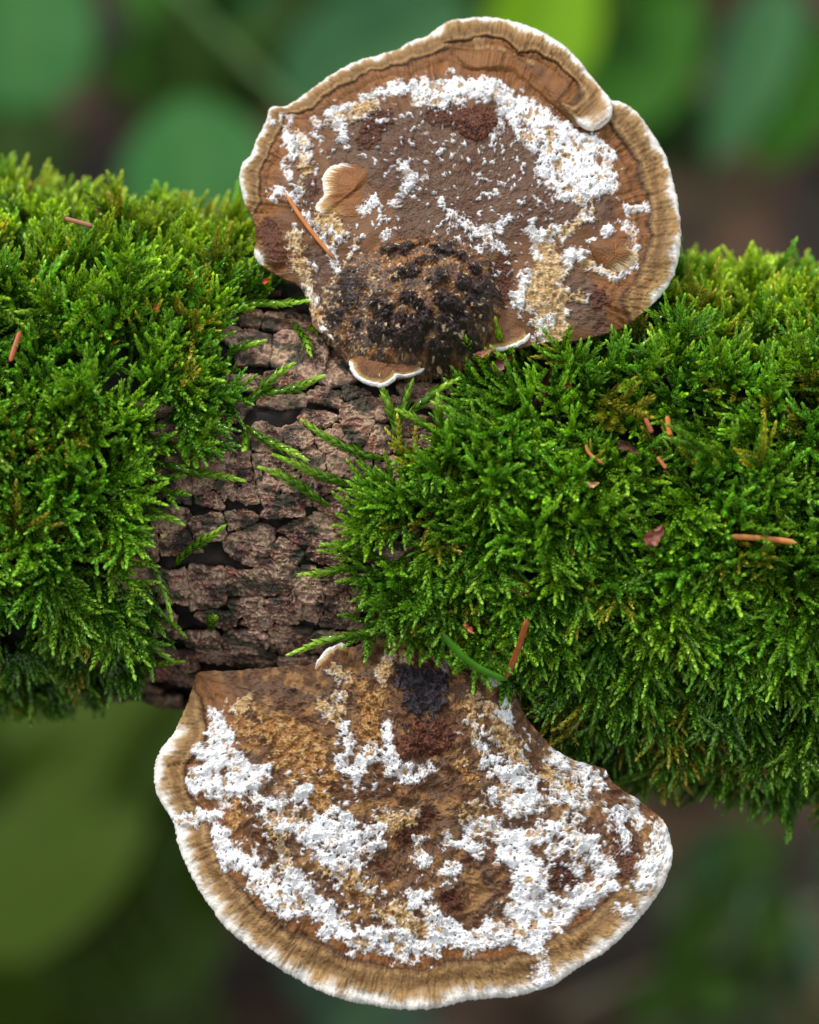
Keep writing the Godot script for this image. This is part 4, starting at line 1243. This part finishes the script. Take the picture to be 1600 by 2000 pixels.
func scrap(called: String, label: String, category: String, at: Vector3, n: Vector3, turn: float, length: float, width: float, curl: float, col: Color, group := "bits of bark and leaf in the moss") -> void:
	var x := n.cross(upv).normalized().rotated(n, turn)
	var z := x.cross(n)
	var rows := 10
	var cols := 9
	var v := PackedVector3Array()
	var c := PackedColorArray()
	for side in 2:
		for i in rows:
			var f := i / float(rows - 1) * 2.0 - 1.0
			if side == 1:
				f = -f
			for j in cols:
				var g := j / float(cols - 1) * 2.0 - 1.0
				var wide := pow(maxf(1.0 - f * f * f * f, 0.0), 0.5) * (0.75 + 0.25 * f)
				var jag := 1.0 + 0.9 * nB.get_noise_2d(f * 26.0 + at.x * 5e4, g * 26.0 + at.y * 5e4)
				var h := curl * width * (g * g + 0.4 * f * f) + 0.0003 * nB.get_noise_2d(f * 80.0, g * 80.0 + at.x * 9000.0) + (0.00025 if side == 0 else -0.00025)
				v.append(x * f * length * 0.5 * jag + z * g * wide * width * 0.5 * jag + n * h)
				var k := 1.0 + 0.4 * nC.get_noise_2d(f * 50.0, g * 50.0)
				c.append(Color(col.r * k, col.g * k, col.b * k))
	var o := put(called, grid_mesh(v, c, rows * 2, cols, false), matte(0.45, 0.5), self, at)
	tag(o, label, category, group)


func make_debris() -> void:
	var tan_n := c8(190, 118, 58)
	var red_n := c8(164, 84, 46)
	var brown_n := c8(128, 84, 56)
	var n := (back * cos(deg_to_rad(16.0)) + upv * sin(deg_to_rad(16.0))).normalized()
	var o := spot(830, 740, 0.006)
	needle("spruce_needle", "orange spruce needle lying on the left side of the upper fungus", on_plane(o, n, 560, 392) + n * ((dome_u(560, 392) + 8.0) * K), on_plane(o, n, 658, 520) + n * ((dome_u(658, 520) + 10.0) * K), 11.0 * K, -right * 6.0 * K, c8(186, 112, 50), c8(120, 70, 40))
	needle("spruce_needle", "long orange needle lying level on the right moss near the edge", lying(1424, 1048, 0.0165), lying(1556, 1060, 0.0165), 15.0 * K, upv * 2.0 * K, tan_n, c8(214, 150, 84))
	needle("spruce_needle", "stub of an orange needle just below the long level needle", lying(1494, 1062, 0.0150), lying(1486, 1090, 0.0145), 9.0 * K, Vector3.ZERO, red_n, brown_n)
	needle("spruce_needle", "blurred pinkish needle in the moss left of the upper fungus", lying(124, 426, 0.0155), lying(184, 442, 0.0155), 12.0 * K, Vector3.ZERO, c8(150, 98, 76), brown_n)
	needle("spruce_needle", "rusty needle standing in the moss at the far left edge", lying(40, 646, 0.0155), lying(20, 706, 0.0155), 14.0 * K, Vector3.ZERO, red_n, c8(190, 106, 50))
	needle("spruce_needle", "short red brown needle, the left of two stubs deep in right moss", lying(1260, 816, 0.0135), lying(1274, 846, 0.0135), 13.0 * K, Vector3.ZERO, red_n, brown_n)
	needle("spruce_needle", "pointed orange needle, the right of two stubs deep in right moss", lying(1303, 812, 0.0145), lying(1309, 854, 0.0135), 14.0 * K, Vector3.ZERO, c8(196, 116, 44), c8(150, 80, 36))
	needle("spruce_needle", "thin curled orange needle below the two stubs in right moss", lying(1146, 868, 0.0145), lying(1180, 906, 0.0145), 9.0 * K, -right * 10.0 * K, c8(180, 108, 50), brown_n)
	needle("spruce_needle", "small orange stub right of the curled needle", lying(1284, 892, 0.0135), lying(1302, 916, 0.0135), 10.0 * K, Vector3.ZERO, c8(170, 98, 50), brown_n)
	needle("spruce_needle", "rusty needle standing beside the green needle above the lower fungus", spot(988, 1326, 0.012), spot(1030, 1208, 0.026), 17.0 * K, right * 3.0 * K, c8(176, 92, 46), c8(200, 120, 64))
	needle("spruce_needle", "thin dull brown needle leaning behind the rusty standing one", lying(976, 1262, 0.0115), spot(1018, 1178, 0.002), 10.0 * K, Vector3.ZERO, c8(124, 88, 50), c8(150, 104, 62))
	needle("spruce_needle", "fresh green needle curving along the lower fungus's upper right edge", spot(992, 1328, 0.016), spot(864, 1236, 0.026), 17.0 * K, -upv * 12.0 * K - right * 8.0 * K, c8(66, 126, 16), c8(52, 92, 20))
	scrap("bark_scrap", "split reddish bark scrap tucked under the black hump's right foot", "bark scrap", spot(948, 688, 0.016), back, 0.4, 34 * K, 14 * K, 0.1, c8(150, 92, 68))
	scrap("bark_scrap", "dark red bark scrap in the moss right of the hump's foot", "bark scrap", spot(978, 712, 0.008), back, 0.5, 40 * K, 26 * K, 0.2, c8(96, 50, 40))
	scrap("dead_leaf", "dark maroon leaf fragment standing in moss right of the upper fungus's foot", "leaf", spot(1062, 762, 0.010), (back - right * 0.3).normalized(), 1.15, 70 * K, 30 * K, 0.5, c8(74, 34, 38))
	scrap("bark_scrap", "tiny crimson crumb beside the maroon leaf fragment", "bark scrap", spot(1104, 752, 0.012), back, 0.2, 20 * K, 18 * K, 0.3, c8(120, 34, 30))
	scrap("bark_scrap", "red brown bark chip in the right moss, left of the level needle", "bark scrap", lying(1278, 1047, 0.0165), back, 0.9, 40 * K, 32 * K, 0.2, c8(126, 70, 52))
	scrap("bark_scrap", "small dark brown chip beside the curled needle", "bark scrap", lying(1226, 874, 0.0175), back, -0.5, 34 * K, 18 * K, 0.3, c8(86, 52, 34))
	scrap("bark_scrap", "orange crumb in the moss just left of the upper fungus's corner", "bark scrap", lying(520, 548, 0.0155), back, 0.3, 14 * K, 12 * K, 0.3, c8(188, 74, 30))
	scrap("bark_scrap", "orange crumb in the left moss below the fungus's corner", "bark scrap", lying(305, 601, 0.0185), back, 0.9, 14 * K, 9 * K, 0.3, c8(182, 80, 34))
	scrap("bark_scrap", "dark brown crumb in the left moss beside a gap", "bark scrap", lying(186, 583, 0.0185), back, 0.2, 24 * K, 14 * K, 0.3, c8(96, 58, 44))
	scrap("bark_scrap", "pale orange chip above the rusty standing needle", "bark scrap", lying(916, 1228, 0.0155), back, -0.6, 22 * K, 13 * K, 0.3, c8(182, 110, 64))
	scrap("bark_scrap", "buff chip in the middle of the right moss", "bark scrap", lying(1160, 946, 0.0185), back, 0.2, 18 * K, 12 * K, 0.3, c8(196, 154, 108))
	scrap("bark_scrap", "pale bark crumb on the dark hollow at the bark's left", "bark scrap", lying(322, 1045, 0.0030), back, 0.4, 14 * K, 10 * K, 0.3, c8(196, 180, 120))
	scrap("bark_scrap", "reddish bark flake over the dark hollow beside the lower fungus's corner", "bark scrap", lying(314, 1312, 0.0040), back, -0.7, 32 * K, 20 * K, 0.3, c8(120, 70, 56))


# ---------------------------------------------------------------- the blurred growth behind

func blade(length: float, width: float, fold: float, droop: float, col: Color, rib: Color) -> ArrayMesh:
	# a broad leaf from its base along +y, facing +z, with thickness
	var rows := 14
	var cols := 9
	var v := PackedVector3Array()
	var c := PackedColorArray()
	for side in 2:
		for i in rows:
			var f := i / float(rows - 1)
			if side == 1:
				f = 1.0 - f
			var w := width * 0.5 * pow(sin(PI * pow(f, 0.75) * 0.995), 0.7)
			for j in cols:
				var g := j / float(cols - 1) * 2.0 - 1.0
				var z := fold * absf(g) * w - droop * length * f * f + 0.05 * width * nB.get_noise_2d(f * 50.0, g * 40.0) + (0.0004 if side == 0 else -0.0004)
				v.append(Vector3(g * w, f * length * (1.0 - 0.3 * droop * f), z))
				c.append(col.lerp(rib, exp(-pow(g * 9.0, 2.0)) * 0.6))
	return grid_mesh(v, c, rows * 2, cols, false)

var leaf_mat: StandardMaterial3D


# a plant: stem from the ground, and leaves given as [px, py, depth behind the log, length, width, turn in the picture plane, tilt, colour]
func plant(called: String, label: String, leaves: Array, group := "broad leaved plants below the log") -> void:
	var first: Array = leaves[0]
	var lead := spot(first[0], first[1], -first[2])
	var foot := Vector3(lead.x + 0.03, 0.0, lead.z + 0.05)
	var o := thing(called, label, "plant", foot, group)
	for l in leaves:
		var base := spot(l[0], l[1], -l[2])
		var bs := Basis(right, upv, back).rotated(back, l[5])
		var b2 := bs.rotated(bs.x.normalized(), l[6])
		var col: Color = l[7]
		var lf := put("leaf", blade(l[3], l[4], 0.25, 0.15, col, col.lerp(Color(0.1, 0.2, 0.05), 0.3)), leaf_mat, o, base - foot)
		lf.basis = b2
		var pts := PackedVector3Array()
		var rad := PackedFloat32Array()
		var cols := PackedColorArray()
		for i in 9:
			var f := i / 8.0
			pts.append((base - foot) * f + Vector3(0.03 * sin(f * PI), 0, 0.02 * sin(f * PI)))
			rad.append(lerpf(0.002, 0.001, f))
			cols.append(Color(0.07, 0.11, 0.03))
		put("stem", tube(pts, rad, 7, cols), leaf_mat, o)


func make_background() -> void:
	leaf_mat = matte(0.6, 0.25)
	leaf_mat.backlight_enabled = true
	leaf_mat.backlight = Color(0.5, 0.6, 0.4)
	var blue_green := Color(0.032, 0.135, 0.034)
	var mid_green := Color(0.03, 0.12, 0.01)
	var deep := Color(0.012, 0.038, 0.003)
	var lime := Color(0.14, 0.30, 0.006)
	var olive := Color(0.034, 0.066, 0.003)
	plant("broad_leaved_plant", "bluish green leaf blurred in the upper left corner", [[60, 230, 0.90, 0.100, 0.073, 0.15, -0.25, blue_green]])
	plant("broad_leaved_plant", "round bluish green leaf blurred behind the moss left of the upper fungus", [[420, 480, 0.88, 0.085, 0.071, 0.25, -0.3, blue_green]])
	plant("broad_leaved_plant", "wide green leaf blurred directly behind the upper fungus's left rim", [[560, 230, 0.94, 0.118, 0.068, -0.95, -0.25, Color(0.05, 0.15, 0.06)], [900, 330, 0.98, 0.106, 0.059, 0.9, -0.2, blue_green]])
	plant("broad_leaved_plant", "lime yellow leaf glowing behind the top of the upper fungus", [[1010, 190, 0.86, 0.083, 0.052, -0.35, -0.1, lime]])
	plant("broad_leaved_plant", "dark green leaves blurred right of the lime leaf", [[1180, 260, 1.03, 0.106, 0.053, -0.5, -0.3, mid_green], [1320, 200, 1.08, 0.106, 0.059, 0.3, -0.3, Color(0.03, 0.1, 0.02)]])
	plant("broad_leaved_plant", "narrow green leaf hanging diagonally in the upper right", [[1540, -40, 0.94, 0.100, 0.035, 2.75, 0.2, Color(0.05, 0.15, 0.055)], [1640, 60, 1.03, 0.083, 0.047, 2.6, 0.1, mid_green]])
	plant("broad_leaved_plant", "dark olive leaves in the gap between the two bluish leaves at the top", [[330, 160, 1.18, 0.142, 0.059, -0.6, -0.3, deep], [470, 170, 1.18, 0.142, 0.071, 0.3, -0.3, Color(0.025, 0.08, 0.012)], [640, 60, 1.23, 0.118, 0.071, -0.4, -0.3, deep]])
	plant("broad_leaved_plant", "deep green leaf low at the left edge under the corner leaf", [[40, 420, 1.08, 0.083, 0.071, 0.2, -0.3, deep]])
	plant("broad_leaved_plant", "large olive green leaf blurred below the log at the left", [[60, 2080, 0.95, 0.26, 0.17, -0.1, -0.3, olive], [-140, 1900, 0.85, 0.22, 0.15, -0.3, -0.3, olive], [190, 1720, 0.88, 0.12, 0.07, 0.35, -0.3, Color(0.03, 0.062, 0.004)], [330, 1760, 0.96, 0.106, 0.059, 0.5, -0.2, Color(0.04, 0.085, 0.012)]])
	plant("broad_leaved_plant", "dark bluish leaf blurred under the bottom rim of the lower fungus", [[620, 2040, 0.88, 0.059, 0.106, -0.9, -0.3, Color(0.025, 0.05, 0.03)]])
	plant("broad_leaved_plant", "dim green leaves blurred at the lower right below the moss", [[1340, 1760, 0.90, 0.059, 0.041, -0.9, -0.3, Color(0.025, 0.06, 0.02)], [1560, 1960, 0.88, 0.071, 0.047, 0.4, -0.3, Color(0.04, 0.09, 0.045)], [1420, 1900, 0.92, 0.059, 0.047, 0.2, -0.3, Color(0.045, 0.085, 0.05)]])
	var tones := [deep, mid_green, olive, Color(0.018, 0.06, 0.01), blue_green * 0.7]
	var rr := RandomNumberGenerator.new()
	rr.seed = 5
	var clump: Array = []
	for k in 26:
		clump.append([rr.randf_range(150, 1250), rr.randf_range(-60, 330), rr.randf_range(0.98, 1.12), rr.randf_range(0.05, 0.11), rr.randf_range(0.025, 0.06), rr.randf_range(-1.4, 1.4), rr.randf_range(-0.6, 0.1), tones[k % 5]])
	plant("undergrowth_plant", "many leaved dark undergrowth low behind the top of the upper fungus", clump)
	clump = []
	for k in 16:
		clump.append([rr.randf_range(-40, 330), rr.randf_range(1500, 2000), rr.randf_range(0.86, 0.9), rr.randf_range(0.05, 0.1), rr.randf_range(0.03, 0.05), rr.randf_range(-1.4, 1.4), rr.randf_range(-0.6, 0.1), [olive, olive * 0.6, Color(0.03, 0.065, 0.006)][k % 3]])
	plant("undergrowth_plant", "many leaved olive undergrowth low under the log at the left", clump)
	clump = []
	for k in 14:
		clump.append([rr.randf_range(1150, 1650), rr.randf_range(1700, 2050), rr.randf_range(0.78, 0.84), rr.randf_range(0.03, 0.07), rr.randf_range(0.014, 0.03), rr.randf_range(-1.4, 1.4), rr.randf_range(-0.6, 0.1), [Color(0.03, 0.05, 0.02), deep, Color(0.05, 0.07, 0.03)][k % 3]])
	plant("undergrowth_plant", "small leaved dim undergrowth low at the bottom right corner", clump)
	needle("dry_stalk", "pale dry stalk blurred slanting up at the bottom right", spot(1080, 1990, -0.85), spot(1660, 1750, -0.9), 0.012, Vector3.ZERO, Color(0.07, 0.065, 0.035), Color(0.07, 0.07, 0.035), "", "stalk")
	needle("dry_stalk", "pale green stalk blurred in the top left between the leaves", spot(330, -30, -0.7), spot(620, 260, -0.72), 0.007, Vector3.ZERO, Color(0.07, 0.15, 0.04), Color(0.08, 0.16, 0.05), "", "stalk")
	# dead leaves on the ground, far out of focus
	var mesh := blade(0.07, 0.045, 0.3, 0.2, Color(1, 1, 1), Color(0.8, 0.8, 0.8))
	var mm := MultiMesh.new()
	mm.transform_format = MultiMesh.TRANSFORM_3D
	mm.use_colors = true
	mm.mesh = mesh
	mm.instance_count = 900
	for i in 900:
		var bs := Basis(Vector3.UP, rng.randf_range(0, TAU)) * Basis(Vector3.RIGHT, -PI / 2 + rng.randf_range(-0.4, 0.4))
		mm.set_instance_transform(i, Transform3D(bs.scaled(Vector3.ONE * rng.randf_range(0.6, 1.2)), Vector3(rng.randf_range(-1.1, 1.1), 0.012 + rng.randf_range(0, 0.012), rng.randf_range(-1.9, 0.6))))
		var k := rng.randf_range(0.4, 1.3)
		mm.set_instance_color(i, Color(0.02, 0.011, 0.005).lerp(Color(0.075, 0.047, 0.03), rng.randf() * rng.randf()) * k)
	var mi := MultiMeshInstance3D.new()
	mi.name = "leaf_litter"
	mi.multimesh = mm
	mi.material_override = matte(0.8, 0.3)
	tag(mi, "brown dead leaves strewn over the forest floor, out of focus", "leaf litter", "", "stuff")
	add_child(mi, true)
